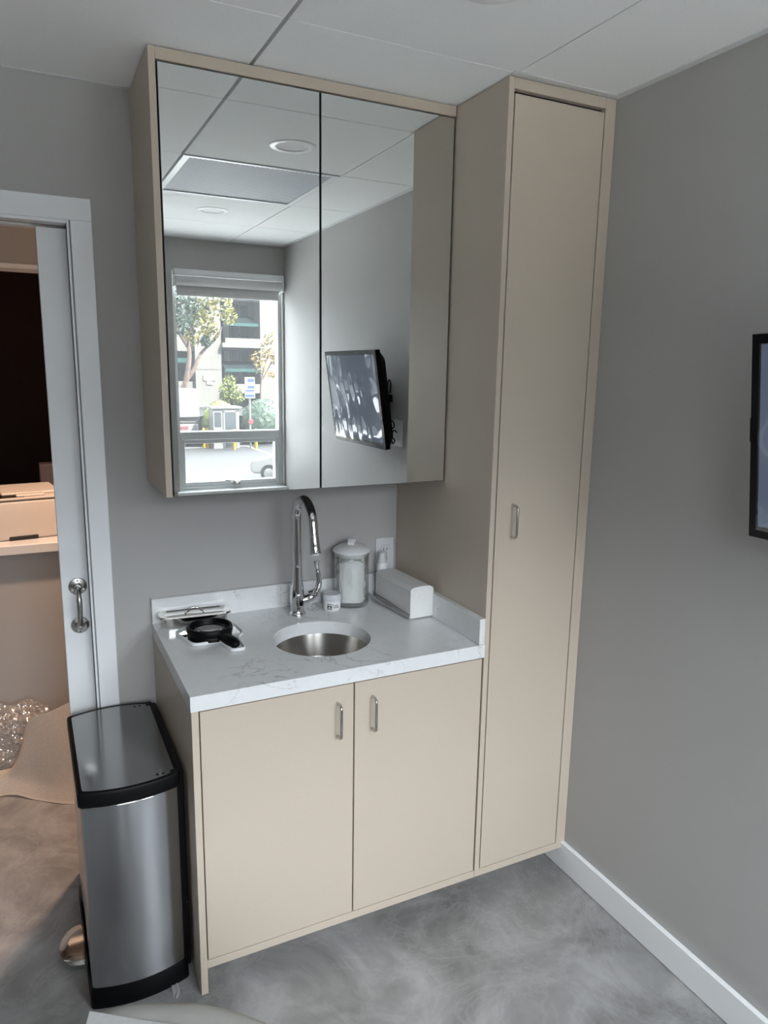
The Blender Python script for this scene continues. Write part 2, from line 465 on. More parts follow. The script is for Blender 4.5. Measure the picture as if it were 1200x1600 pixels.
# door casing and jambs
bm = bmesh.new()
box(bm, -1.031, -.975, -.016, 0, 0, 2.045, bev=.0015)
box(bm, -1.99, -.975, -.016, 0, 2.045, 2.104, bev=.0015)
box(bm, -1.99, -1.934, -.016, 0, 0, 2.045, bev=.0015)
box(bm, DX1, -1.034, -.010, .034, 0, 2.045, bev=.001)
box(bm, DX1, -1.034, .086, WT+.01, 0, 2.045, bev=.001)
box(bm, DX0-.006, DX0, -.010, WT+.01, 0, 2.045, bev=.001)
box(bm, DX0, DX1, -.010, .034, 2.036, 2.045, bev=.001)
box(bm, DX0, DX1, .086, WT+.01, 2.036, 2.045, bev=.001)
box(bm, DX1+.0, -.99, WT, WT+.014, 0, 2.1)
box(bm, -1.99, -.99, WT, WT+.014, 2.045, 2.1)
struct('trim_5', bm, M_trim)
# sliding pocket door
d = struct('door_1', BX(-1.1165, -.30, .041, .080, .008, 2.030, bev=.0015), M_trim)
hx, hz0, hz1 = -1.071, .868, .992
bm = bmesh.new()
for z, s in ((hz1, 1), (hz0, -1)):
    b2 = bmesh.new(); lathe(b2, [(0, 0), (.0265, 0), (.027, .0015), (.025, .0045), (.012, .0065), (.009, .012), (0, .012)], n=32)
    for v in b2.verts:
        x, y, zz = v.co; v.co = (hx+x, .041-zz, z+y)
    me = bpy.data.meshes.new('t'); b2.to_mesh(me); b2.free(); bm.from_mesh(me)
tube(bm, cat([(hx, .036, hz1-.002), (hx, .014, hz1-.006), (hx, -.002, hz1-.022), (hx, -.007, (hz0+hz1)/2), (hx, -.002, hz0+.022), (hx, .014, hz0+.006), (hx, .036, hz0+.002)], 6),
     [.0075]*3+[.0072]*4+[.0068]*6+[.0078]*11+[.0068]*6+[.0072]*4+[.0075]*3, n=14)
hd = obj('door_handle', bm, M_nickel, d, smooth=40)
for z, s in ((hz1, 1), (hz0, -1)):
    for k in range(3):
        a = PI/2*s+k*2*PI/3
        bm = bmesh.new(); tube(bm, [(hx+.0185*math.cos(a), .0385, z+.0185*math.sin(a)), (hx+.0185*math.cos(a), .0350, z+.0185*math.sin(a))], .0034, n=10)
        obj('screw', bm, M_polish, hd, smooth=30)

# hall beyond the doorway
struct('wall_hall', box(BX(XL-.15, WR+.15, .98, 1.10, 0, .895), XL-.15, WR+.15, .98, 1.10, 2.035, H+.1), M_wall)
struct('wall_hall_left', BX(XL-.15, XL, WT, 3.2, 0, H+.1), M_wall)
struct('wall_hall_right', BX(WR, WR+.15, WT, 3.2, 0, H+.1), M_wall)
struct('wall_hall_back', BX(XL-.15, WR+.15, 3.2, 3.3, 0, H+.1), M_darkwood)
struct('ceiling_hall', BX(XL-.15, WR+.15, WT, 3.3, H, H+.1), M_ceil)
struct('trim_6', BX(XL, WR, .972, 1.108, 2.018, 2.035), M_trim)
bm = BX(XL, WR, .935, 1.60, .895, .935, bev=.003)
tag(obj('hall_counter', bm, M_quartz), 'veined white stone counter in the hall under the printer', 'counter')
ld = bpy.data.lights.new('hall_lamp', 'SPOT'); ld.energy = 120; ld.color = (1.0, .64, .43); ld.shadow_soft_size = .05
ld.spot_size = math.radians(100); ld.spot_blend = .45
lo = bpy.data.objects.new('hall_lamp', ld); COL.objects.link(lo); lo.location = (-.86, .45, 2.36)

def downlight(x, y, label, zc=H):
    t = thing('ceiling_downlight', label, 'ceiling light', (x, y, zc), 0, 'recessed ceiling downlights')
    bm = bmesh.new(); lathe(bm, [(.052, .012), (.053, .001), (.056, -.003), (.074, -.004), (.078, -.002), (.0785, .0)], n=48)
    obj('trim_ring', bm, M_ring, t, smooth=40)
    bm = bmesh.new(); lathe(bm, [(0, .006), (.03, .0065), (.0525, .011)], n=48)
    obj('diffuser', bm, M_lensgrey, t, smooth=60)
    return t

# ------------------------------------------------------------------ windows
def window(name, x0, x1):
    z0, z1 = WZ
    w = struct(name, BX(x0, x1, YF-.15, YF+.0, z0-.001, z0+.001), M_alu)
    yo, yi = YF-.105, YF-.035
    bm = bmesh.new(); ft = .022
    box(bm, x0, x0+ft, yo, yi, z0, z1); box(bm, x1-ft, x1, yo, yi, z0, z1)
    box(bm, x0+ft, x1-ft, yo, yi, z1-ft, z1); box(bm, x0+ft, x1-ft, yo, yi, z0, z0+ft)
    zr = 1.205; box(bm, x0+ft, x1-ft, yo, yi+.01, zr, zr+.050, bev=.002)
    obj('window_frame', bm, M_alu, w)
    bm = bmesh.new(); s = .026; a, b, c, dd = x0+ft, x1-ft, z0+ft, zr
    box(bm, a, a+s, yo+.01, yi-.005, c, dd, bev=.002); box(bm, b-s, b, yo+.01, yi-.005, c, dd, bev=.002)
    box(bm, a+s, b-s, yo+.01, yi-.005, c, c+s, bev=.002); box(bm, a+s, b-s, yo+.01, yi-.005, dd-s, dd, bev=.002)
    sash = obj('window_sash', bm, M_alu, w)
    obj('pane', BX(x0+ft, x1-ft, yo+.03, yo+.034, zr+.05, z1-ft), M_pane, w)
    obj('pane', BX(a+s, b-s, yo+.03, yo+.034, c+s, dd-s), M_pane, sash)
    xm = (x0+x1)/2+.02
    bm = BX(xm-.03, xm+.03, yi-.008, yi+.018, c+.002, c+.022, bev=.004)
    tube(bm, [(xm+.004, yi+.016, c+.012), (xm+.004, yi+.034, c+.016), (xm-.02, yi+.04, c+.03), (xm-.075, yi+.036, c+.036)], [.007, .007, .005, .005], n=8)
    obj('crank_handle', bm, M_nickel, sash, smooth=40)
    bm = BX(x0-.02, min(x1+.02, WR), YF-.034, YF+.045, z0-.022, z0-.001, bev=.003)
    obj('window_sill', bm, M_trim, w)
    return w
window('window_1', *W1)
window('window_2', *W2)
def blind(x0, x1, label):
    t = thing('roller_blind', label, 'blind', ((x0+x1)/2, YF+.005, WZ[1]))
    h = (x1-x0)/2-.004
    obj('headrail', BX(-h, h, -.012, .045, -.035, 0, bev=.004), M_white, t)
    bm = bmesh.new(); tube(bm, [(-h+.012, .016, -.065), (h-.012, .016, -.065)], .028, n=24)
    obj('fabric_roll', bm, M_blind, t, smooth=40)
    b = BX(-h+.02, h-.02, -.006, -.003, -.135, -.065); box(b, -h+.02, h-.02, -.012, .004, -.15, -.13, bev=.003)
    obj('blind_cloth', b, M_blind, t)
    for s in (-1, 1):
        obj('end_bracket', BX(s*h, s*(h-.006), -.012, .045, -.10, -.036, bev=.002), M_white, t)
blind(*W1, 'rolled up grey roller blind with white rail above the window seen in the mirror')
blind(*W2, 'rolled up roller blind above the window nearer the left wall')

# ------------------------------------------------------------------ cabinets
YB = -.587       # front plane of base and tall cabinets
def pull(parent, x, z0, z1, y):
    pr, r = .028, .004
    c = .012
    pts = [(x, y, z1), (x, y-pr+c, z1)]+[(x, y-pr+c-c*math.sin(a), z1-c+c*math.cos(a)) for a in (PI/8, PI/4, 3*PI/8, PI/2)]
    pts += [(x, y-pr, z0+c)]+[(x, y-pr+c-c*math.cos(a), z0+c-c*math.sin(a)) for a in (PI/8, PI/4, 3*PI/8, PI/2)]+[(x, y, z0)]
    bm = bmesh.new(); tube(bm, pts, r, n=14)
    return obj('handle', bm, M_nickel, parent, smooth=50)
t = thing('base_cabinet', 'two door beige cabinet under the stone counter and sink', 'cabinet', (-.43, -.3, 0))
def L(o, t):       # children built in world space
    o.location = -Vector(t.location); return o
def part(name, bm, m, t, smooth=None):
    o = obj(name, bm, m, t, smooth); o.location = -Vector(t.location); return o
b = BX(-.863, -.845, YB, 0, 0, .8185, bev=.0008)
part('side_panel', b, M_lam, t)
b = BX(-.845, -.0015, YB+.024, -.002, .102, .60, bev=0)
box(b, -.845, -.0015, YB+.024, YB+.04, .60, .8185)
part('carcass', b, M_carcass, t)
part('bottom_rail', BX(-.845, -.0015, YB, YB+.55, .077, .1005, bev=.0008), M_lam, t)
part('toe_kick', BX(-.845, -.0015, YB+.105, YB+.12, 0, .077), M_lam, t)
for xa, xb, hx_ in ((-.842, -.4245, -.472), (-.4205, -.0065, -.368)):
    dr = part('door', BX(xa, xb, YB, YB+.019, .1030, .8145, bev=.0010), M_lam, t)
    pull(dr, hx_, .670, .767, YB)
t = thing('tall_cabinet', 'full height narrow beige cabinet in the corner beside the counter', 'cabinet', (.18, -.3, 0))
part('side_panel', BX(-.0005, .0165, YB, 0, .077, H-.0025, bev=.0008), M_lam, t)
part('carcass', BX(.0165, WR-.001, YB+.026, -.002, .102, H-.003), M_carcass, t)
part('stile', BX(.3245, WR-.0005, YB, YB+.02, .077, H-.0025, bev=.0008), M_lam, t)
part('top_rail', BX(.0165, .3245, YB, YB+.02, 2.3745, H-.0025, bev=.0008), M_lam, t)
part('bottom_rail', BX(.0165, .3245, YB, -.002, .077, .1005, bev=.0008), M_lam, t)
part('toe_kick', BX(-.0012, WR-.018, YB+.105, YB+.12, 0, .077), M_lam, t)
dr = part('door', BX(.0200, .3210, YB, YB+.019, .1030, 2.3640, bev=.0010), M_lam, t)
pull(dr, .075, 1.181, 1.276, YB)
YU = -.330
t = thing('mirror_cabinet', 'beige wall cabinet with two large mirrored doors above the sink', 'cabinet', (-.43, -.165, 1.316))
part('side_panel', BX(-.858, -.841, YU, 0, 1.314, H-.0025, bev=.0008), M_lam, t)
part('top_rail', BX(-.841, -.0015, YU, YU+.02, 2.3745, H-.0025, bev=.0008), M_lam, t)
part('carcass', BX(-.841, -.0015, YU+.024, -.002, 1.3165, H-.003), M_carcass, t)
for xa, xb in ((-.8375, -.4225), (-.4185, -.0060)):
    o = part('mirror_door', BX(xa, xb, YU+.001, YU+.020, 1.3145, 2.3705), M_mirredge, t)
    g = part('mirror', BX(xa+.0012, xb-.0012, YU, YU+.001, 1.3155, 2.3695), M_mirror, t)
    g.parent = o; g.location = (0, 0, 0)

# ------------------------------------------------------------------ countertop with round sink cut-out
CX, CY, CR = -.422, -.343, .146
t = thing('countertop', 'white veined stone countertop with low splashes on the base cabinet', 'countertop', (-.43, -.29, .82))
x0, x1, y0, y1, z0, z1 = -.865, -.001, -.5905, 0, .8195, .86
bm = bmesh.new()
angs = [2*PI*i/96 for i in range(96)]+[math.atan2(y-CY, x-CX) % (2*PI) for x in (x0, x1) for y in (y0, y1)]
angs = sorted(set(angs))
def onrect(a):
    c, s = math.cos(a), math.sin(a); tt = 1e9
    if c > 1e-9: tt = min(tt, (x1-CX)/c)
    if c < -1e-9: tt = min(tt, (x0-CX)/c)
    if s > 1e-9: tt = min(tt, (y1-CY)/s)
    if s < -1e-9: tt = min(tt, (y0-CY)/s)
    return CX+c*tt, CY+s*tt
R = []
for a in angs:
    ix, iy = CX+CR*math.cos(a), CY+CR*math.sin(a); ox, oy = onrect(a)
    jx, jy = CX+(CR+.0015)*math.cos(a), CY+(CR+.0015)*math.sin(a)
    R.append([bm.verts.new(p) for p in ((ix, iy, z0), (ix, iy, z1-.0015), (jx, jy, z1), (ox, oy, z1), (ox, oy, z0))])
n = len(R)
for i in range(n):
    A, B = R[i], R[(i+1) % n]
    for k in range(5):
        bm.faces.new((A[k], B[k], B[(k+1) % 5], A[(k+1) % 5]))
bmesh.ops.recalc_face_normals(bm, faces=bm.faces)
part('slab', bm, M_quartz, t)
part('backsplash', BX(-.865, -.001, -.020, 0, .8602, .940, bev=.001), M_quartz, t)
part('side_splash', BX(-.0205, -.001, -.5885, -.0202, .8602, .940, bev=.001), M_quartz, t)
# sink bowl
t = thing('sink', 'round undermount steel sink in the white countertop', 'sink', (CX, CY, .70))
prof = []
for k in range(0, 10):
    a = k/9*PI/2; prof.append((.03+.105*math.sin(a), .012-.012*0+.055*(1-math.cos(a))))
bm = bmesh.new()
lathe(bm, [(.0, .0), (.022, .0)]+[(.022+.116*math.sin(k/10*PI/2), .0+.05*(1-math.cos(k/10*PI/2))) for k in range(1, 11)]+[(.146, .110), (.1475, .1185), (.160, .1192), (.160, .1165), (.149, .115), (.140, .05), (.10, .0), (.022, -.004), (0, -.004)], n=72)
obj('bowl', bm, M_sink, t, smooth=50)
bm = bmesh.new(); lathe(bm, [(0, .0005), (.012, .001), (.014, .003), (.021, .0035), (.024, .0005), (.024, 0)], n=32)
obj('drain', bm, M_polish, t, smooth=40)

# faucet
FX, FY = -.418, -.112
t = thing('faucet', 'tall chrome gooseneck kitchen tap with pull down spray head behind the sink', 'faucet', (FX, FY, .86))
bm = bmesh.new()
lathe(bm, [(0, 0), (.027, 0), (.0275, .003), (.026, .007), (.0225, .011), (.0215, .018), (.0222, .035), (.0236, .055), (.0226, .075), (.0200, .100), (.0175, .125), (.0162, .150), (.0158, .165), (0, .165)], n=40)
obj('body', bm, M_chrome, t, smooth=60)
bm = bmesh.new(); lathe(bm, [(0, .164), (.0166, .164), (.0168, .167), (.0166, .170), (0, .170)], n=40)
obj('collar', bm, M_chrome, t, smooth=30)
Rr = .073
pts = [(0, 0, .168), (0, 0, .22), (0, 0, .28), (0, 0, .322)]
for k in range(1, 19):
    a = k/18*math.radians(172); pts.append((0, -Rr+Rr*math.cos(a), .322+Rr*math.sin(a)))
pe = Vector(pts[-1]); dr_ = (pe-Vector(pts[-2])).normalized()
pts.append(tuple(pe+dr_*.036))
bm = bmesh.new(); tube(bm, pts, [.0158, .0152, .0148, .0148]+[.0148]*18+[.0150], n=28)
obj('spout', bm, M_chrome, t, smooth=60)
p0 = pe+dr_*.0375
bm = bmesh.new(); tube(bm, [p0, p0+dr_*.010, p0+dr_*.030, p0+dr_*.050, p0+dr_*.053], [.0150, .0150, .0162, .0188, .0175], n=28)
sp = obj('spray_head', bm, M_chrome, t, smooth=45)
bm = bmesh.new(); tube(bm, [p0+dr_*.052, p0+dr_*.057], [.013, .0125], n=24)
obj('nozzle', bm, M_white, sp, smooth=45)
bm = bmesh.new()
tube(bm, cat([(.012, -.004, .048), (.034, -.010, .054), (.054, -.016, .066), (.060, -.019, .080)], 5), [.0155]*4+[.0150]*4+[.0140]*4+[.0135]*4, n=20)
hb = obj('handle_base', bm, M_chrome, t, smooth=60)
hb.data  # valve arm on the right of the body
bm = bmesh.new()
P = cat([(.040, -.010, .066), (.060, -.018, .078), (.067, -.021, .105), (.065, -.021, .135), (.061, -.020, .160), (.059, -.019, .182)], 5)
rr = [.010+.0 for _ in P]
for i in range(len(P)):
    s = i/(len(P)-1); rr[i] = .0140*(1-s)+.0050*s if s < .7 else .0066+(.0095-.0066)*((s-.7)/.3)**1.5
tube(bm, P, rr, n=18)
obj('lever', bm, M_chrome, t, smooth=60)
bm = bmesh.new()
for k in range(1): 
    b2 = bmesh.new(); lathe(b2, [(0, .0012), (.006, .001), (.0075, 0)], n=20)
    for v in b2.verts:
        x, y, z = v.co; v.co = (x*.9+.006, -.0232-z, .045+y*1.5)
    me = bpy.data.meshes.new('t'); b2.to_mesh(me); b2.free(); bm.from_mesh(me)
obj('sensor_window', bm, M_blackgl, t, smooth=60)

# ------------------------------------------------------------------ things on the counter
ZC = .8605
# canister
KX, KY = -.212, -.0825
t = thing('canister', 'clear round jar of white gauze with white lid behind the tap', 'jar', (KX, KY, ZC))
bm = bmesh.new(); lathe(bm, [(0, 0), (.056, 0), (.0595, .004), (.0600, .010), (.0600, .186), (.0575, .186), (.0570, .012), (.0545, .008), (0, .008)], n=56)
obj('body', bm, M_acryl, t, smooth=45)
bm = bmesh.new(); lathe(bm, [(0, .176), (.0560, .176), (.0562, .189), (.0632, .189), (.0640, .193), (.061, .198), (.045, .208), (.025, .2145), (0, .2165)], n=56)
lid = obj('lid', bm, M_white, t, smooth=40)
bm = bmesh.new()
ol = [(x, z+.016) for x, z in [(-.024, .192), (-.022, .204), (-.013, .214), (0, .217), (.013, .214), (.022, .204), (.024, .192), (.016, .192), (.014, .202), (.008, .208), (0, .210), (-.008, .208), (-.014, .202), (-.016, .192)]]
f0 = [bm.verts.new((x, -.011, z)) for x, z in ol]; f1 = [bm.verts.new((x, .011, z)) for x, z in ol]
nn = len(ol)
for i in range(nn): bm.faces.new((f0[i], f0[(i+1) % nn], f1[(i+1) % nn], f1[i]))
for F in (f0, f1[::-1]):
    for i in range(6): bm.faces.new((F[i], F[i+1], F[12-i], F[13-i]))
bmesh.ops.recalc_face_normals(bm, faces=bm.faces)
o = obj('lid_handle', bm, M_white, lid, smooth=40); o.rotation_euler = (0, 0, math.radians(60))
def soft_block(sx, sy, sz, nx=10, ny=6, nz=14, amp=.003, rc=.006, seed=0):
    b = BX(-sx/2, sx/2, -sy/2, sy/2, 0, sz)
    bmesh.ops.subdivide_edges(b, edges=list(b.edges), cuts=7, use_grid_fill=True)
    r = random.Random(seed)
    ph = [r.uniform(0, 6) for _ in range(6)]
    for v in b.verts:
        x, y, z = v.co
        v.co.x += amp*math.sin(z*60+ph[0]+y*90)+amp*.5*math.sin(z*140+ph[1])
        v.co.y += amp*math.sin(z*50+ph[2]+x*80)+amp*.5*math.sin(x*150+ph[3])
        v.co.z += (amp*.8*math.sin(x*110+ph[4]+y*70) if z > sz*.5 else 0)
    bmesh.ops.bevel(b, geom=[e for e in b.edges if e.calc_face_angle(0) > 1.2], offset=rc, segments=3, affect='EDGES')
    return b
g1 = tag(obj('gauze_stack', soft_block(.078, .027, .150, seed=1, amp=.0018), M_gauze, None, smooth=60, loc=(KX-.008, KY-.0165, ZC+.0095), rot=(0, 0, math.radians(-24))), 'white folded gauze pads at the front of the clear jar', 'gauze', 'gauze packs in the jar')
g2 = tag(obj('gauze_stack', soft_block(.084, .027, .162, seed=2, amp=.0018), M_gauze, None, smooth=60, loc=(KX+.007, KY+.0160, ZC+.0095), rot=(0, 0, math.radians(-24))), 'taller white gauze stack at the back of the clear jar', 'gauze', 'gauze packs in the jar')
# cream pot
t = thing('cream_pot', 'small white cream pot with black printed label beside the clear jar', 'jar', (-.294, -.108, ZC))
bm = bmesh.new(); lathe(bm, [(0, 0), (.0265, 0), (.0290, .003), (.0292, .030), (.0280, .033), (0, .033)], n=48)
obj('body', bm, M_white, t, smooth=40)
bm = bmesh.new(); lathe(bm, [(0, .0335), (.0300, .0335), (.0304, .036), (.0304, .053), (.0290, .0565), (.0270, .0560), (.0255, .0545), (0, .0545)], n=48)
obj('lid', bm, M_frost, t, smooth=40)
def text_mesh(name, s, size, m, parent, R, az, z, bold=0.0):
    cu = bpy.data.curves.new(name, 'FONT'); cu.body = s; cu.size = size; cu.align_x = 'LEFT'; cu.offset = bold
    o = bpy.data.objects.new(name, cu); COL.objects.link(o)
    dg = bpy.context.evaluated_depsgraph_get()
    me = bpy.data.meshes.new_from_object(o.evaluated_get(dg))
    bpy.data.objects.remove(o)
    for v in me.vertices:
        x, y, _ = v.co; a = az+x/R
        v.co = (R*math.cos(a), R*math.sin(a), z+y)
    me.materials.append(m)
    q = bpy.data.objects.new(name, me); COL.objects.link(q); q.parent = parent
    return q
az0 = math.atan2(CAM.y+.108, CAM.x+.294)
M_ink = mat('black ink', (.02, .02, .022), .6)
M_inkg = mat('grey ink', (.12, .12, .13), .6)
RL = .0295
text_mesh('lettering', 'BACO', .0072, M_ink, t, RL, az0-.56, .0225, .0002)
text_mesh('lettering', 'CALM', .0066, M_ink, t, RL, az0+.12, .0185, .0001)
text_mesh('lettering', 'CREAM', .0066, M_ink, t, RL, az0+.12, .0120, .0001)
def curved_patch(polys, R, az, z):
    b = bmesh.new()
    for P in polys:
        b.faces.new([b.verts.new((R*math.cos(az+x/R), R*math.sin(az+x/R), z+y)) for x, y in P])
    return b
sq = []
for x, y, w, h in ((0, .011, .0165, .003), (0, .008, .0055, .003), (.011, .008, .0055, .003), (0, .004, .003, .004), (.0135, .004, .003, .004), (.0045, .004, .0025, .004), (.0095, .004, .0025, .004), (0, 0, .005, .003), (.0065, .0, .004, .0035), (.0115, 0, .005, .003)):
    sq.append([(x, y), (x+w/2, y), (x+w, y), (x+w, y+h), (x+w/2, y+h), (x, y+h)])
obj('label_mark', curved_patch(sq, RL, az0-.56, .006), M_ink, t)
# pump bottle behind the towels
t = thing('pump_bottle', 'small white pump bottle with clear cap behind the paper towels', 'bottle', (-.076, -.0415, ZC))
bm = bmesh.new(); lathe(bm, [(0, 0), (.017, 0), (.0188, .002), (.019, .110), (.0185, .122), (.0165, .126), (0, .126)], n=36)
obj('body', bm, M_white, t, smooth=45)
bm = bmesh.new(); lathe(bm, [(0, .126), (.0155, .126), (.0145, .137), (.0105, .150), (.0095, .158), (0, .159)], n=28)
obj('pump', bm, M_white, t, smooth=45)
bm = bmesh.new(); lathe(bm, [(.0185, .124), (.0186, .158), (.017, .165), (0, .166)], n=36)
obj('cap', bm, clear_mat('frosty cap', (.93, .94, .95), gloss=.06, rough=.15, haze=.12), t, smooth=45)
# folded paper towels
t = thing('paper_towel_pack', 'stack of folded white paper towels with loose sheet in the counter corner', 'paper towels', (-.062, -.312, ZC), math.radians(1.5))
wd, ln, hh = .088, .246, .108
NL = 34
bm = bmesh.new()
def towel_outline():
    P = [(-wd/2, .0)]
    for k in range(NL):                         # left side, top going round
        pass
    return P
# cross-section outline with a fluted fold edge on both sides
L_, R_ = [], []
for k in range(NL+1):
    z = .004+k/NL*(hh-.018)
    w_ = .0016 if k % 2 else 0
    L_.append((-wd/2+w_, z)); R_.append((wd/2-w_, z))
top = [(-wd/2+.003, hh-.006), (-wd/2+.014, hh-.001), (0, hh+.001), (wd/2-.014, hh-.001), (wd/2-.003, hh-.007)]
ol = L_+top+R_[::-1]
ys = [0, .001]+[ln*i/10 for i in range(1, 10)]+[ln-.001, ln]
rings = []
for i, y in enumerate(ys):
    s = 1-.035*(y/ln)*1.0
    ins = .0012 if i in (0, len(ys)-1) else 0
    rings.append([bm.verts.new((x*(1-ins*10), y, .0005+z*s)) for x, z in ol])
m_ = len(ol)
for A, B in zip(rings, rings[1:]):
    for k in range(m_): bm.faces.new((A[k], A[(k+1) % m_], B[(k+1) % m_], B[k]))
bm.faces.new(rings[0]); bm.faces.new(rings[-1][::-1])
bmesh.ops.triangulate(bm, faces=[f for f in bm.faces if len(f.verts) > 4])
bmesh.ops.recalc_face_normals(bm, faces=bm.faces)
obj('towels', bm, M_paper, t)
def sheet(rows, m, name, parent, th=.0008):
    b = bmesh.new(); g = [[b.verts.new(p) for p in r] for r in rows]
    for A, B in zip(g, g[1:]):
        for k in range(len(A)-1): b.faces.new((A[k], A[k+1], B[k+1], B[k]))
    bmesh.ops.solidify(b, geom=list(b.faces), thickness=th)
    return obj(name, b, m, parent, smooth=60)
rows = []
for i in range(11):          # wrapper sheet hanging over the left side, cut higher toward the back
    s = i/10; y = s*ln
    zb = .050-.030*math.sin(s*PI)*.4-.006*s
    rows.append([(-wd/2-.0018-.0012*math.sin(s*9), y, zb), (-wd/2-.0020, y, .07), (-wd/2-.0015, y, hh-.012), (-wd/2+.004, y, hh-.004), (-wd/2+.016, y, hh+.0012-.003*s)])
wr = rows
for (off, zz, mm) in ((.004, .034, M_kraft), (.008, .020, M_paper)):
    rows = []
    for i in range(11):
        s = i/10; y = s*ln
        fl = math.sin(min(1, s*1.0)*PI/2)
        rows.append([(-wd/2+.001, y, zz*.55), (-wd/2-.002-off*fl*.7, y, zz*.5+.004*fl), (-wd/2-.003-off*1.2*fl, y, zz*.5+.010*fl)])
    sheet(rows, mm, 'inner_sheet', t)
rows = []
for i in range(13):
    s = i/12; y = s*ln*.98
    fl = s**1.0
    rows.append([(-wd/2+.004, y, .002), (-wd/2-.003-.010*fl, y, .003), (-wd/2-.005-.022*fl, y, .006+.010*fl), (-wd/2-.006-.030*fl, y, .010+.022*fl+.003*math.sin(s*8))])
sheet(rows, M_paper, 'loose_sheet', t)
# steel instrument tray with lid
t = thing('instrument_tray', 'polished steel lidded instrument tray against the splash', 'tray', (-.742, -.062, ZC), math.radians(-4))
def rring(hx, hy, r, n=5):
    return rounded([(-hx, -hy), (hx, -hy), (hx, hy), (-hx, hy)], r, n)
def loft(bm, rings, cap0=True, cap1=True):
    V = [[bm.verts.new(p) for p in r] for r in rings]; n = len(V[0])
    for A, B in zip(V, V[1:]):
        for k in range(n): bm.faces.new((A[k], A[(k+1) % n], B[(k+1) % n], B[k]))
    if cap0: bm.faces.new(V[0][::-1])
    if cap1: bm.faces.new(V[-1])
    bmesh.ops.recalc_face_normals(bm, faces=bm.faces)
    return bm
def rz(hx, hy, r, z): return [(x, y, z) for x, y in rring(hx, hy, r)]
bm = loft(bmesh.new(), [rz(.094, .026, .016, 0), rz(.098, .029, .018, .003), rz(.100, .031, .018, .030), rz(.106, .036, .02, .0315), rz(.106, .036, .02, .033), rz(.099, .030, .018, .032)], True, True)
obj('tray', bm, M_polish, t, smooth=40)
bm = loft(bmesh.new(), [rz(.110, .038, .022, .0318), rz(.111, .039, .022, .034), rz(.109, .037, .022, .0385), rz(.098, .028, .016, .0395), rz(.094, .024, .014, .0365), rz(.088, .019, .010, .0345)], True, True)
lid = obj('lid', bm, M_polish, t, smooth=40)
bm = bmesh.new(); tube(bm, cat([(-.030, 0, .036), (-.022, 0, .040), (-.012, 0, .049), (0, 0, .0525), (.012, 0, .049), (.022, 0, .040), (.030, 0, .036)], 5), .0028, n=10)
obj('lid_handle', bm, M_polish, lid, smooth=50)
# white shaped tray under the magnifier
t = thing('magnifier_tray', 'white keyhole shaped tray lying under the black magnifier', 'tray', (-.725, -.190, ZC))
ol = [(-.095, .070), (-.090, -.010), (-.062, -.068), (.010, -.062), (.020, -.075), (.026, -.165), (.066, -.165), (.068, -.075), (.097, -.020), (.090, .062), (.060, .085), (-.060, .085)]
ol = [(-.0965, .048), (-.0640, -.079), (.012, -.072), (.026, -.162), (.070, -.160), (.070, -.066), (.099, -.030), (.094, .062), (-.052, .092)]
ol = rounded(ol, [.02, .024, .008, .018, .018, .012, .02, .02, .02], 5)
def offset(P, d):
    out = []; n = len(P)
    for i in range(n):
        a, b, c = Vector(P[i-1]), Vector(P[i]), Vector(P[(i+1) % n])
        t1 = (b-a).normalized() if (b-a).length > 1e-7 else Vector((0, 0)); t2 = (c-b).normalized() if (c-b).length > 1e-7 else t1
        tn = (t1+t2).normalized(); nv = Vector((-tn.y, tn.x)); out.append(tuple(b+nv*d))
    return out
bm = loft(bmesh.new(), [[(x, y, 0) for x, y in offset(ol, .003)], [(x, y, .002) for x, y in ol], [(x, y, .0095) for x, y in ol], [(x, y, .0105) for x, y in offset(ol, .0015)], [(x, y, .0100) for x, y in offset(ol, .005)], [(x, y, .003) for x, y in offset(ol, .0065)]])
obj('shell', bm, M_white, t, smooth=35)
bm = prism(bmesh.new(), offset(ol, .009), .0032, .0040)
obj('chrome_insert', bm, M_polish, t)
# magnifier
t = thing('magnifier', 'black round magnifying glass with short handle lying on the white tray', 'magnifying glass', (-.727, -.203, ZC+.0042), 0)
Rm = .0665
bm = bmesh.new(); lathe(bm, [(Rm-.008, .001), (Rm-.004, 0), (Rm-.0015, .001), (Rm-.001, .010), (Rm-.0025, .013), (Rm-.0005, .0145), (Rm+.001, .017), (Rm+.001, .030), (Rm-.001, .0335), (Rm-.004, .0345), (Rm-.007, .0335), (Rm-.0085, .030), (Rm-.0085, .006), (Rm-.008, .001)], n=64)
obj('lens_ring', bm, M_black, t, smooth=40)
bm = bmesh.new(); r_ = Rm-.0087
lathe(bm, [(0, .0265)]+[(r_*k/10, .0265-.0065*(k/10)**2) for k in range(1, 11)]+[(r_*k/10, .0125+.0065*(k/10)**2) for k in range(10, 0, -1)]+[(0, .0125)], n=56)
obj('lens', bm, M_lens, t, smooth=50)
def egg(bm, rings, n=20):
    V = []
    for (x, y, z, a, b) in rings:
        V.append([bm.verts.new((x+a*math.cos(2*PI*k/n), y, z+b*math.sin(2*PI*k/n))) for k in range(n)])
    for A, B in zip(V, V[1:]):
        for k in range(n): bm.faces.new((A[k], A[(k+1) % n], B[(k+1) % n], B[k]))
    bm.faces.new(V[0][::-1]); bm.faces.new(V[-1]); bmesh.ops.recalc_face_normals(bm, faces=bm.faces); return bm
bm = egg(bmesh.new(), [(0, -.058, .016, .010, .010), (0, -.072, .0165, .0155, .0115), (0, -.088, .0165, .0185, .0130), (0, -.104, .0160, .0195, .0135), (0, -.120, .0150, .0190, .0130), (0, -.134, .0140, .0160, .0110), (0, -.144, .0130, .0100, .0075), (0, -.1475, .0125, .003, .003)])
obj('handle', bm, M_black, t, smooth=60).rotation_euler = (0, 0, math.radians(19))

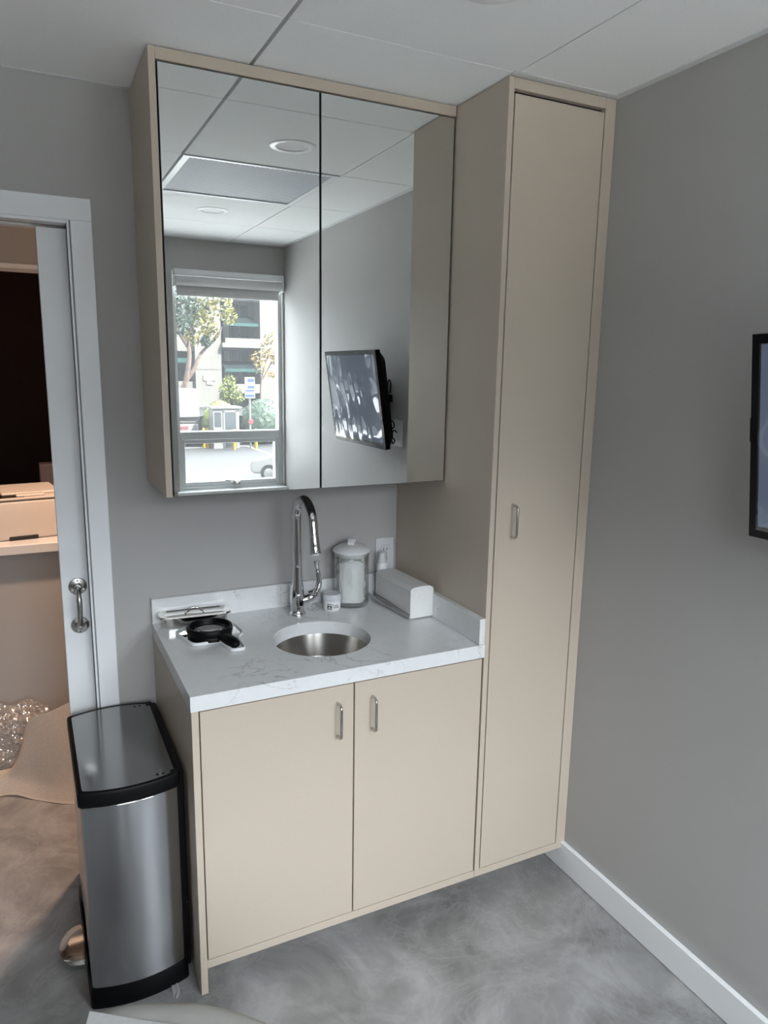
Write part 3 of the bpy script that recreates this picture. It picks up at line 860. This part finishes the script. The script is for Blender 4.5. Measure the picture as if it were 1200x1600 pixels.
# wall outlet
t = thing('wall_outlet', 'white wall outlet plate on the grey wall behind the pump bottle', 'outlet', (-.047, 0, 1.005))
bm = BX(-.036, .036, -.0055, 0, -.059, .059, bev=.002, seg=2)
obj('plate', bm, M_outlet, t)
b = BX(-.0165, .0165, -.0085, -.0055, -.033, .033, bev=.001)
rc = obj('receptacle', b, M_outlet, t)
for zz in (.017, -.017):
    b = bmesh.new()
    box(b, -.0078, -.0052, -.0088, -.0084, zz-.004, zz+.005); box(b, .0052, .0078, -.0088, -.0084, zz-.004, zz+.004)
    obj('slot', b, M_dark, rc)
# plate behind the monitor
t = thing('cable_plate', 'white cable plate on the side wall behind the monitor', 'outlet', (WR, -1.355, 1.371))
obj('plate', BX(-.006, 0, -.045, .045, -.06, .06, bev=.002), M_outlet, t)
obj('insert', BX(-.008, -.006, -.017, .017, -.033, .033, bev=.001), M_outlet, t)

# ------------------------------------------------------------------ monitor on the side wall
tilt = math.atan2(.06, .43)
t = thing('monitor', 'black wall mounted monitor with film covered screen on the side wall', 'monitor', (.212, -1.526, 1.524))
MW, MH = .58, .435
def tl(o): o.rotation_euler = (0, -tilt, 0); return o
hw, hh2 = MW/2, MH/2
bm = bmesh.new()
box(bm, 0, .022, -hw, hw, -hh2, hh2, bev=.004, seg=2)
tl(obj('casing', bm, M_black, t))
bm = loft(bmesh.new(), [[(.022, y, z) for y, z in rring(hw-.004, hh2-.004, .02)], [(.050, y, z) for y, z in rring(hw-.02, hh2-.03, .03)], [(.066, y, z-.02) for y, z in rring(hw-.09, hh2-.09, .03)]])
tl(obj('back_cover', bm, M_black, t, smooth=40))
bm = bmesh.new(); bz = .020
box(bm, -.003, .0, -hw, -hw+bz, -hh2, hh2); box(bm, -.003, 0, hw-bz, hw, -hh2, hh2)
box(bm, -.003, 0, -hw+bz, hw-bz, hh2-bz, hh2); box(bm, -.003, 0, -hw+bz, hw-bz, -hh2, -hh2+bz*1.3)
tl(obj('bezel', bm, M_blackgl, t))
tl(obj('screen', BX(-.0015, -.0003, -hw+bz, hw-bz, -hh2+bz*1.3, hh2-bz), M_screen, t))
tl(obj('side_button', BX(-.001, .018, hw-.001, hw+.006, -.01, .045, bev=.003), M_black, t))
# wrinkled protective film
bm = bmesh.new(); NX, NZ = 40, 40
V = []
for j in range(NZ+1):
    row = []
    for i in range(NX+1):
        y = -hw+.018+(MW-.036)*i/NX; z = -hh2+.018+(MH-.036)*j/NZ
        d_ = .0028*abs(math.sin(y*26+.7*math.sin(z*7)))**3+.0022*math.sin(z*31+y*5)+.0016*math.sin(y*61+z*13)
        edge = min(1, min(i, NX-i, j, NZ-j)/3)
        row.append(bm.verts.new((-.0045-max(0, d_)*edge, y, z)))
    V.append(row)
for j in range(NZ):
    for i in range(NX): bm.faces.new((V[j][i], V[j][i+1], V[j+1][i+1], V[j+1][i]))
tl(obj('film', bm, M_film, t, smooth=0))
bm = BX(.06, .10, -.05, .05, -.05, .05, bev=.004)
box(bm, .09, WR-.212-.012, -.02, .02, -.022, .022, bev=.004)
box(bm, WR-.212-.014, WR-.212, -.05, .05, -.08, .08, bev=.003)
obj('wall_bracket', bm, M_black, t)
def cable(pts, r, parent, name='cable'):
    b = bmesh.new(); tube(b, cat(pts, 7), r, n=8); return obj(name, b, M_black, parent, smooth=60)
yc = .172
cable([(.05, yc-.10, .02), (.075, yc-.03, .01), (.086, yc, .045), (.088, yc+.004, .075), (.094, yc+.004, .088), (.102, yc+.004, .072), (.102, yc, .03)], .0032, t)
obj('cable_plug', BX(.072, .112, yc-.03, yc+.012, -.012, .022, bev=.006, seg=2), M_black, t)
cable([(.100, yc, -.01), (.098, yc, -.05), (.104, yc, -.09), (.120, yc, -.10), (.126, yc, -.125), (.108, yc, -.135), (.112, yc, -.165), (.130, yc, -.185), (.120, yc, -.20), (.112, yc, -.17), (.126, yc, -.14), (.140, yc, -.15)], .0032, t)

# ------------------------------------------------------------------ ceiling fittings
downlight(-.287, -.937, 'round recessed downlight in the ceiling tile close above the cabinets')
downlight(-.287, -2.120, 'round recessed downlight in the ceiling tile nearest the window')
t = thing('ceiling_vent', 'square perforated metal return air vent in the tiled ceiling', 'vent', (-.2965, -1.5135, H))
bm = bmesh.new(); q = .298; w_ = .018
box(bm, -q-.006, -q+w_, -q, q, -.004, .010); box(bm, q-w_, q+.006, -q, q, -.004, .010)
box(bm, -q+w_, q-w_, -q, -q+w_, -.004, .010); box(bm, -q+w_, q-w_, q-w_, q, -.004, .010)
obj('frame', bm, M_trim, t)
obj('perforated_face', BX(-q+w_, q-w_, -q+w_, q-w_, .001, .004), M_perf, t)

# ------------------------------------------------------------------ step bin
t = thing('trash_can', 'tall stainless steel step bin with black lid rim beside the cabinet', 'trash can', (-1.006, -.281, 0), math.radians(0))
hw, hl, bow = .1235, .224, .023
def binring(hw, hl, bow, r, n=14):
    P = []
    for k in range(n+1):                                        # front bow (toward -y)
        s = -1+2*k/n; P.append((s*hw, -hl-bow*(1-s*s)))
    for k in range(n+1):
        s = 1-2*k/n; P.append((s*hw, hl+bow*(1-s*s)))
    return P
def roundc(P, r):
    n = len(P); rr = [0]*n
    for i in (0, n//2-1, n//2, n-1): rr[i] = r
    return rounded(P, rr, 5)
def br(dw, dl, z): return [(x, y, z) for x, y in roundc(binring(hw+dw, hl+dl, bow, 0), .016)]
bm = loft(bmesh.new(), [br(-.004, -.004, .045), br(-.004, -.004, .585)], False, False)
o = obj('body', bm, M_steel, t, smooth=50)
bm = loft(bmesh.new(), [br(.002, .003, 0), br(.0035, .005, .004), br(.001, .001, .045), br(-.0035, -.0035, .056), br(-.006, -.006, .056)])
obj('base', bm, M_black, t, smooth=40)
bm = loft(bmesh.new(), [br(-.0025, -.0025, .578), br(.001, .001, .582), br(.0015, .0015, .612), br(-.001, -.001, .6185), br(-.008, -.008, .620), br(-.010, -.010, .6135)])
obj('lid_rim', bm, M_black, t, smooth=40)
bm = loft(bmesh.new(), [br(-.0085, -.0085, .612), br(-.0085, -.0085, .6165), br(-.011, -.011, .6185)])
obj('lid', bm, M_steel_lid, t, smooth=30)
bm = bmesh.new(); tube(bm, [(p[0], p[1], .5765) for p in br(-.003, -.003, 0)][1:16], .0022, n=8)
obj('steel_lip', bm, M_polish, t, smooth=50)
b = BX(hw-.010, hw+.0105, -hl+.004, hl-.004, .03, .618, bev=.004)
obj('hinge_spine', b, M_black, t)
for sy in (-1, 1):
    b = BX(hw-.022, hw-.004, sy*(hl+.004), sy*(hl-.020), .612, .6205, bev=.002); obj('hinge_cap', b, M_black, t)
    for dx in (-.055, -.040):
        b = bmesh.new(); tube(b, [(hw+dx, sy*(hl-.012), .6183), (hw+dx, sy*(hl-.012), .6192)], .0035, n=10); obj('rivet', b, M_black, t)
b = bmesh.new()
pr_ = [(-.05, .19), (-.045, .20), (.0, .14)]
b.faces.new([b.verts.new(p) for p in ((-hw-.001, -hl+.01, .03), (-hw-.001, hl-.02, .03), (-hw-.001, hl-.08, .05), (-hw-.001, .05, .10), (-hw-.001, .02, .10), (-hw-.001, -hl+.05, .05))])
bmesh.ops.solidify(b, geom=list(b.faces), thickness=.006)
obj('pedal_guard', b, M_black, t)
bm = bmesh.new()
lathe(bm, [(0, .028), (.040, .030), (.066, .026), (.0735, .020), (.0735, .014), (.069, .011), (0, .011)], n=48)
for v in bm.verts: v.co.x = v.co.x*.80-hw-.010; v.co.y = v.co.y*1.12+.0
pd = obj('pedal', bm, M_polish, t, smooth=40)
# scrap of clear film on the floor
b = bmesh.new()
g = [[b.verts.new((-.935+i*.006+.004*math.sin(j), -.57+j*.018, .0015+.004*abs(math.sin(i*1.7+j)))) for i in range(4)] for j in range(4)]
for j in range(3):
    for i in range(3): b.faces.new((g[j][i], g[j][i+1], g[j+1][i+1], g[j+1][i]))
tag(obj('film_scrap', b, clear_mat('film scrap', (.85, .86, .88), gloss=.2, rough=.1, haze=.35)), 'torn scrap of clear plastic on the floor by the bin', 'plastic scrap')

# ------------------------------------------------------------------ exam chair end with paper
t = thing('exam_chair', 'grey padded end of an exam chair at the bottom edge', 'exam chair', (-1.000, -1.12, 0))
ZT = .556
out = [(-1.215, -1.95), (-1.218, -1.40), (-1.212, -1.22), (-1.190, -1.135), (-1.150, -1.096), (-1.11, -1.090), (-1.07, -1.098), (-1.005, -1.127), (-.962, -1.151), (-.903, -1.202), (-.859, -1.256), (-.815, -1.36), (-.795, -1.5), (-.79, -1.95)]
out = [(p.x+1.0, p.y+1.12) for p in cat([(x, y, 0) for x, y in out], 4)][::-1]
rings = []
for d_, z in ((.05, .440), (.018, .445), (.004, .462), (0, .485), (.001, .510), (.004, .528), (.011, .541), (.024, .548), (.05, ZT)):
    rings.append([(x, y, z) for x, y in offset(out, d_)])
bm = loft(bmesh.new(), rings)
obj('cushion', bm, M_vinyl, t, smooth=60)
obj('support_frame', BX(-.16, .14, -.80, -.25, .395, .4395, bev=.006), M_white, t)
b = bmesh.new(); lathe(b, [(0, .40), (.06, .40), (.06, .03), (.20, .02), (.21, 0), (0, 0)], 0, -.62, n=32)
obj('pedestal', b, M_white, t, smooth=30)
rows = []
for i in range(17):
    s_ = i/16; rows.append([])
    for j in range(17):
        u = j/16
        x = -1.152+.82*.38*u-.16*s_; y = -1.110-.57*.38*u-.46*s_
        over = max(0, -1.178-x)
        z = ZT+.0035+.0010*math.sin(x*50+y*20)-max(0, -1.150-x)*.25-over*1.2
        x = max(x, -1.226-over*.05)
        rows[-1].append((x, y, z))
o = sheet(rows, M_paper, 'paper_sheet', None, .0006)
tag(o, 'white paper sheet laid over the grey exam chair end', 'paper sheet')

# ------------------------------------------------------------------ things in the hall
t = thing('printer', 'cream desktop printer standing on the hall counter', 'printer', (-1.245, 1.20, .936), math.radians(8))
bm = BX(-.22, .175, -.17, .17, 0, .165, bev=.012, seg=3); obj('body', bm, M_printer, t, smooth=40)
bm = BX(-.222, .177, -.172, .172, .167, .176, bev=.006, seg=2); box(bm, -.06, .17, -.10, .16, .176, .188, bev=.004); obj('top_cover', bm, M_printer, t)
bm = BX(-.13, .02, -.15, -.075, .1755, .1775); obj('output_slot', bm, M_black, t)
bm = BX(-.01, .10, -.15, -.075, .176, .186, bev=.003); obj('paper_stop', bm, M_printer, t)
bm = BX(-.05, .06, -.174, -.150, -.0, .016, bev=.002); obj('tray_notch', bm, M_dark, t)
t = thing('document_box', 'dim violet grey box standing behind the printer in the dark room', 'box', (-1.085, 1.50, .936))
obj('body', BX(-.05, .05, -.05, .05, 0, .26, bev=.004), M_box, t)
# foam sheet
def grid_surface(rows, nu=10, nv=8):
    cols = [cat(r, nu) for r in rows]
    n = len(cols[0]); out = [cat([c[i] for c in cols], nv) for i in range(n)]
    return out
ctrl = [
    [(-1.60, .70, .004), (-1.37, .664, .004), (-1.25, .585, .004), (-1.135, .502, .004), (-.90, .43, .004)],
    [(-1.60, .74, .05), (-1.37, .70, .05), (-1.26, .64, .06), (-1.14, .55, .08), (-.90, .50, .08)],
    [(-1.50, .75, .055), (-1.36, .71, .06), (-1.265, .655, .15), (-1.14, .58, .21), (-.90, .55, .21)],
    [(-1.42, .76, .05), (-1.30, .72, .10), (-1.255, .665, .285), (-1.15, .62, .348), (-.90, .60, .42)],
]
rows = grid_surface(ctrl, 8, 6)
for r in rows:
    for p in r:
        p.z += .004*math.sin(p.x*31+p.y*17)+.003*math.sin(p.x*13-p.y*40); p.z = max(p.z, .002)
o = sheet(rows, M_foam, 'foam_sheet', None, .004)
tag(o, 'pale foam packing sheet crumpled on the hall floor', 'foam sheet')
bm = bmesh.new(); bmesh.ops.create_icosphere(bm, subdivisions=6, radius=1)
rnd = random.Random(3)
from mathutils import noise as nz_
for v in bm.verts:
    c = v.co.copy()
    f = 1+.16*nz_.noise(c*2.2)+.09*nz_.noise(c*6)+.035*nz_.noise(c*17)
    v.co = Vector((-1.37+c.x*.27*f, .855+c.y*.095*f, max(.004, .09+c.z*.205*f)))
M_bub = clear_mat('bubble wrap', (.86, .84, .82), gloss=.30, rough=.08, haze=.18)
nt = M_bub.node_tree
tcn = nt.nodes.new('ShaderNodeTexCoord'); vo = nt.nodes.new('ShaderNodeTexVoronoi'); vo.inputs['Scale'].default_value = 55
bpn = nt.nodes.new('ShaderNodeBump'); bpn.inputs['Strength'].default_value = 1; bpn.inputs['Distance'].default_value = .007
nt.links.new(tcn.outputs['Object'], vo.inputs['Vector']); nt.links.new(vo.outputs['Distance'], bpn.inputs['Height'])
for n_ in nt.nodes:
    if n_.type in ('BSDF_GLOSSY', 'BSDF_DIFFUSE'): nt.links.new(bpn.outputs[0], n_.inputs['Normal'])
o = obj('bubble_wrap', bm, M_bub, None, smooth=60)
tag(o, 'crumpled heap of clear bubble wrap on the hall floor', 'bubble wrap')

# ------------------------------------------------------------------ outside, seen in the mirror
ZG = -2.5
struct('parking_lot', BX(-40, 60, -39, -4, ZG-.2, ZG), M_asphalt)
struct('street_bank', BX(-40, 70, -90, -39, ZG-.2, -1.0), M_asphalt)
struct('bounce_apron', BX(-40, 60, -21, -3.6, ZG-.1, ZG+.02), M_bounce)  # unseen pale ground added to bounce daylight up to the room ceiling
b = bmesh.new()
def strip(b, p, q, w):
    p, q = Vector(p), Vector(q); d = (q-p).normalized(); s = Vector((-d.y, d.x, 0))*w/2
    box_ = [p-s, q-s, q+s, p+s]
    lo_ = [b.verts.new((c.x, c.y, ZG+.001)) for c in box_]; hi_ = [b.verts.new((c.x, c.y, ZG+.012)) for c in box_]
    b.faces.new(hi_)
    for k in range(4): b.faces.new((lo_[k], lo_[(k+1) % 4], hi_[(k+1) % 4], hi_[k]))
strip(b, (4.0, -36.7, 0), (9.55, -36.9, 0), .22); strip(b, (9.55, -36.9, 0), (9.45, -31.5, 0), .16)
struct('trim_7', b, M_line)
# apartment building with balconies
def quadbox(name, x0, x1, y0, y1, z0, z1, m, t): return part(name, BX(x0, x1, y0, y1, z0, z1), m, t)
t = thing('apartment_building', 'pale apartment block with recessed balconies and teal awnings across the lot', 'building', (11.5, -50, -1.0))
quadbox('wall', 9.25, 11.0, -58, -48.0, -1.0, 6.6, M_bwall, t)
quadbox('wall', 13.65, 14.1, -58, -47.8, -1.0, 6.9, M_bwall, t)
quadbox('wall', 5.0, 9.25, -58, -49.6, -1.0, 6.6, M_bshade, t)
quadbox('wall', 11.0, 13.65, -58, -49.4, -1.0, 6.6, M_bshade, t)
quadbox('roof', 5.0, 14.2, -58, -47.7, 6.5, 6.75, M_bwall, t)
for k, zf in enumerate((2.98, -.05)):
    quadbox('balcony', 11.0, 13.65, -49.4, -47.6, zf, zf+.30, M_bwall, t)
    quadbox('balcony_rail', 11.2, 13.65, -47.75, -47.6, zf+.30, zf+.62, M_bwall, t)
    w = quadbox('window', 11.3, 13.3, -49.4, -49.3, zf+.55, zf+2.9, M_bglass, t)
    for xx in (11.3, 11.95, 12.6, 13.25):
        part('mullion', BX(xx, xx+.07, -49.3, -49.25, zf+.55, zf+2.9), M_bframe, t)
    part('curtain', BX(11.5, 11.9, -49.30, -49.27, zf+.6, zf+2.85), M_bwall, t)
    b = bmesh.new()
    za, zb = zf+2.15, zf+1.60
    P = [(11.25, -49.2, za), (13.3, -49.2, za), (13.55, -47.9, zb), (11.2, -47.9, zb)]
    b.faces.new([b.verts.new(p) for p in P]); bmesh.ops.solidify(b, geom=list(b.faces), thickness=.06)
    part('awning', b, M_awning, t)
    part('awning_edge', BX(11.2, 13.55, -47.93, -47.85, zb-.17, zb+.02), M_awnedge, t)
for zf in (2.98, -.05):
    quadbox('balcony', 5.5, 9.25, -49.6, -48.3, zf-.3, zf+.75, M_bwall, t)
    quadbox('window', 6.2, 8.9, -49.6, -49.5, zf+.75, zf+2.3, M_bglass, t)
    quadbox('awning', 6.0, 9.1, -49.5, -48.5, zf-1.05, zf-.75, M_awnedge, t)
quadbox('wall_joint', 9.25, 11.0, -48.0, -47.985, 1.50, 1.54, M_bshade, t)
b = BX(9.72, 10.55, -48.0, -47.94, .75, 1.12, bev=.02); box(b, 9.95, 10.35, -48.0, -47.94, .5, .75)
part('name_plaque', b, M_signwhite, t)
t = thing('white_building', 'bright white building edge right of the apartment block', 'building', (17, -52, -1.0))
quadbox('wall', 14.2, 20, -58, -50, -1.0, 5.6, M_bwall, t)
for zf in (-.4, 1.5, 3.4):
    quadbox('window', 15.6, 16.6, -50.05, -49.95, zf, zf+1.5, M_bglass, t)

def leaves(bm, blobs, count, size, rnd):
    tot = sum(b[3] for b in blobs)
    for (x, y, z, r) in blobs:
        for _ in range(int(count*r/tot)):
            while True:
                p = Vector((rnd.uniform(-1, 1), rnd.uniform(-1, 1), rnd.uniform(-1, 1)))
                if .15 < p.length < 1: break
            c = Vector((x, y, z))+p*r
            n = Vector((rnd.gauss(0, 1), rnd.gauss(0, 1), rnd.gauss(0, 1)+.5)).normalized()
            a = n.orthogonal().normalized(); bb = n.cross(a); s = size*rnd.uniform(.6, 1.3)
            bm.faces.new([bm.verts.new(q) for q in (c-a*s, c-bb*s*.5, c+a*s, c+bb*s*.5)])
    return bm
def tree(name, label, branches, blobs, count, size, lm, seed, second=None):
    base = branches[0][0][0]
    t = thing(name, label, 'tree', base, 0)
    b = bmesh.new()
    for pts, r0, r1 in branches:
        P = cat(pts, 5); tube(b, P, [r0+(r1-r0)*i/(len(P)-1) for i in range(len(P))], n=8)
    part('trunk', b, M_bark, t, smooth=60)
    part('foliage', leaves(bmesh.new(), blobs, count, size, random.Random(seed)), lm, t)
    if second: part('foliage', leaves(bmesh.new(), second[0], second[1], size, random.Random(seed+1)), second[2], t)
    return t
Y = -42
tree('leaning_tree', 'twisted tree with pinkish trunks and yellow leaves behind the truck',
     [([(7.3, Y, -1.0), (7.2, Y, .4), (7.9, Y, 1.5), (8.3, Y, 2.4), (9.3, Y, 3.4), (9.6, Y, 4.0)], .16, .05),
      ([(7.3, Y, .3), (7.6, Y+.2, 2.0), (7.7, Y, 3.4), (8.1, Y, 4.6)], .17, .06),
      ([(7.7, Y, 2.6), (7.1, Y, 3.6), (6.8, Y, 4.5)], .09, .05), ([(8.2, Y, 2.2), (8.7, Y, 2.9), (8.6, Y, 3.6)], .06, .03)],
     [(9.4, Y+.4, 5.3, .8), (8.7, Y+.3, 5.6, .7), (10.0, Y, 4.6, .55), (8.5, Y+.5, 4.3, .7), (8.9, Y, 3.6, .5), (7.9, Y, 3.3, .5)], 900, .13, M_leaf_y, 4,
     ([(7.1, Y, 5.2, 1.1), (7.4, Y, 4.2, .9), (8.3, Y, 5.0, .7), (8.6, Y+.2, 3.1, .35)], 1100, M_leaf_g))
Y = -40
tree('slender_tree', 'slender tree with orange yellow leaves in front of the balconies',
     [([(11.3, Y, -1.0), (11.3, Y, .6), (11.5, Y, 1.6), (11.9, Y, 2.8)], .07, .03), ([(11.4, Y, 1.0), (11.9, Y, 1.9), (12.1, Y, 2.6)], .05, .02)],
     [(11.2, Y, 2.2, .45), (11.7, Y, 2.7, .5), (11.9, Y, 3.3, .4), (11.3, Y, 1.7, .4), (12.1, Y, 2.2, .35), (11.9, Y, 1.3, .25)], 420, .10, M_leaf_o, 8)
tree('small_bush_tree', 'light green young tree behind the white booth',
     [([(9.4, Y, -1.0), (9.4, Y, 0.0), (9.4, Y, .8)], .06, .03)],
     [(9.45, Y, .9, .35), (9.3, Y, .5, .45), (9.7, Y, .3, .45), (9.9, Y, -.05, .4), (9.3, Y, .1, .4)], 700, .10, M_leaf_l, 9)
tree('far_tree', 'dark tree above the white building far away', [([(16, -62, -1), (16, -62, 4), (16.2, -62, 7.5)], .25, .1)],
     [(16.3, -62, 8.0, 1.2), (17.0, -62, 7.0, 1.2), (15.8, -62, 7.0, .8)], 700, .2, M_leaf_g, 12)
def hedge(name, label, cx, cy, rx, ry, zt, lm, n, seed):
    b = bmesh.new(); r = random.Random(seed)
    bmesh.ops.create_icosphere(b, subdivisions=4, radius=1)
    for v in b.verts:
        c = v.co.copy(); f = 1+.05*nz_.noise(c*5)
        v.co = Vector((cx+c.x*rx*f, cy+c.y*ry*f, -1.4+max(-.9, c.z)*(zt+1.4)*f))
    for _ in range(n):
        c = Vector((r.gauss(0, 1), r.gauss(0, 1), r.gauss(0, 1))).normalized()
        if c.z < -.8: c.z = -c.z
        p = Vector((cx+c.x*rx*1.02, cy+c.y*ry*1.02, -1.4+c.z*(zt+1.4)*1.02))
        nn_ = (c+Vector((r.gauss(0, .5), r.gauss(0, .5), r.gauss(0, .5)))).normalized(); a = nn_.orthogonal().normalized(); bb = nn_.cross(a); s = .06
        b.faces.new([b.verts.new(q) for q in (p-a*s, p-bb*s*.5, p+a*s, p+bb*s*.5)])
    return tag(obj(name, b, lm), label, 'hedge')
hedge('round_hedge', 'large round clipped green hedge right of the white booth', 10.85, -38.2, 1.2, 1.1, -.05, M_leaf_g, 1500, 5)
hedge('low_hedge', 'low hedge peeking over the white booth roof', 8.50, -38.4, .98, .8, -.15, M_leaf_l, 800, 6)
# parking booth
t = thing('parking_booth', 'small white parking booth with dark door behind yellow posts', 'booth', (8.2, -35.6, ZG))
b = bmesh.new()
x0, x1, y0, y1 = 7.55, 8.90, -37.0, -36.0
box(b, x0, x1, y0, y1, ZG, -.42)
part('wall', b, M_carw, t)
b = BX(7.42, 9.03, -37.15, -35.88, -.42, -.33); part('roof', b, M_carw, t)
part('door', BX(8.14, 8.72, -36.0, -35.97, ZG+.05, -.62), M_bglass, t)
part('door_frame', box(box(BX(8.06, 8.14, -36.0, -35.95, ZG, -.55), 8.72, 8.80, -36.0, -35.95, ZG, -.55), 8.06, 8.80, -36.0, -35.95, -.62, -.52), M_signwhite, t)
part('window', BX(7.62, 7.95, -36.0, -35.97, -1.35, -.62), M_bglass, t)
for (x, y, l) in ((8.46, -35.4, 'yellow bollard standing in front of the booth door'), (9.58, -35.3, 'yellow bollard standing right of the booth near the sign pole'), (7.17, -36.6, 'yellow bollard left of the booth, nearer the truck'), (7.36, -36.5, 'yellow bollard left of the booth, nearer its wall')):
    b = bmesh.new(); lathe(b, [(0, 0), (.085, 0), (.085, .98), (.06, 1.04), (0, 1.06)], n=16)
    tag(obj('bollard', b, M_yellow, None, smooth=50, loc=(x, y, ZG)), l, 'bollard', 'yellow bollards by the booth')
t = thing('street_sign', 'tall blue and white parking sign on a pole beside the booth', 'sign', (9.40, -35.7, ZG))
b = bmesh.new(); tube(b, [(9.40, -35.7, ZG), (9.40, -35.7, 1.15)], .05, n=10); part('pole', b, M_signwhite, t, smooth=50)
part('panel', BX(9.13, 9.67, -35.66, -35.60, .10, 1.18, bev=.01), M_signwhite, t)
for za, zb in ((.95, 1.10), (.62, .74), (.46, .54), (.18, .30)):
    part('blue_band', BX(9.28 if za > .5 else 9.17, 9.63, -35.60, -35.59, za, zb), M_signblue, t)
t2 = part('red_plate', BX(9.28, 9.56, -35.64, -35.60, -1.22, -.98, bev=.03), M_red, t)
# truck
t = thing('box_truck', 'white box truck parked at the left of the mirrored lot', 'truck', (5.2, -38, ZG))
part('cargo_box', BX(3.4, 7.2, -39.2, -37.6, -.98, .52, bev=.04), M_carw, t)
part('chassis', BX(3.4, 7.15, -39.0, -37.8, -1.25, -.98), M_bshade, t)
part('rear_skirt', BX(4.6, 7.15, -38.9, -37.75, -1.75, -1.32, bev=.05), M_carw, t)
part('tail_light', BX(6.0, 6.6, -37.76, -37.73, -1.60, -1.45), M_red, t)
for wx in (4.3, 6.4):
    for wy in (-37.95, -38.9):
        b = bmesh.new(); tube(b, [(wx, wy-.12, ZG+.42), (wx, wy+.12, ZG+.42)], .42, n=24); part('wheel', b, M_tyre, t, smooth=40)
# car
t = thing('parked_car', 'white parked car at the right of the mirrored lot', 'car', (8.35, -24.0, ZG), math.radians(38))
side = [(-2.0, .30), (-2.08, .55), (-2.0, .78), (-1.35, .92), (-.75, 1.34), (.55, 1.40), (1.30, 1.02), (2.0, .90), (2.08, .55), (2.0, .30)]
b = bmesh.new(); A = [b.verts.new((x, -.82, z)) for x, z in side]; B = [b.verts.new((x, .82, z)) for x, z in side]
for v in A+B:
    if v.co.z > 1.2: v.co.y *= .82
n = len(side)
for i in range(n): b.faces.new((A[i], A[(i+1) % n], B[(i+1) % n], B[i]))
b.faces.new(A[::-1]); b.faces.new(B); bmesh.ops.recalc_face_normals(b, faces=b.faces)
bmesh.ops.bevel(b, geom=list(b.edges), offset=.05, segments=2, affect='EDGES')
obj('body', b, M_carw, t, smooth=50)
b = bmesh.new()
for s in (-1, 1):
    P = [(-1.15, .95), (-.70, 1.28), (.50, 1.32), (1.05, 1.0)]
    b.faces.new([b.verts.new((x, s*(.835-.14*(z-.9)/.45), z)) for x, z in P])
bmesh.ops.solidify(b, geom=list(b.faces), thickness=.01)
obj('side_windows', b, M_bglass, t)
for wx in (-1.3, 1.3):
    for wy in (-.76, .76):
        b = bmesh.new(); tube(b, [(wx, wy-.1, .33), (wx, wy+.1, .33)], .33, n=24); w = obj('wheel', b, M_tyre, t, smooth=40)
        b = bmesh.new(); tube(b, [(wx, wy+.105*(1 if wy > 0 else -1), .33), (wx, wy+.11*(1 if wy > 0 else -1), .33)], .2, n=20); obj('hubcap', b, M_nickel, w, smooth=40)
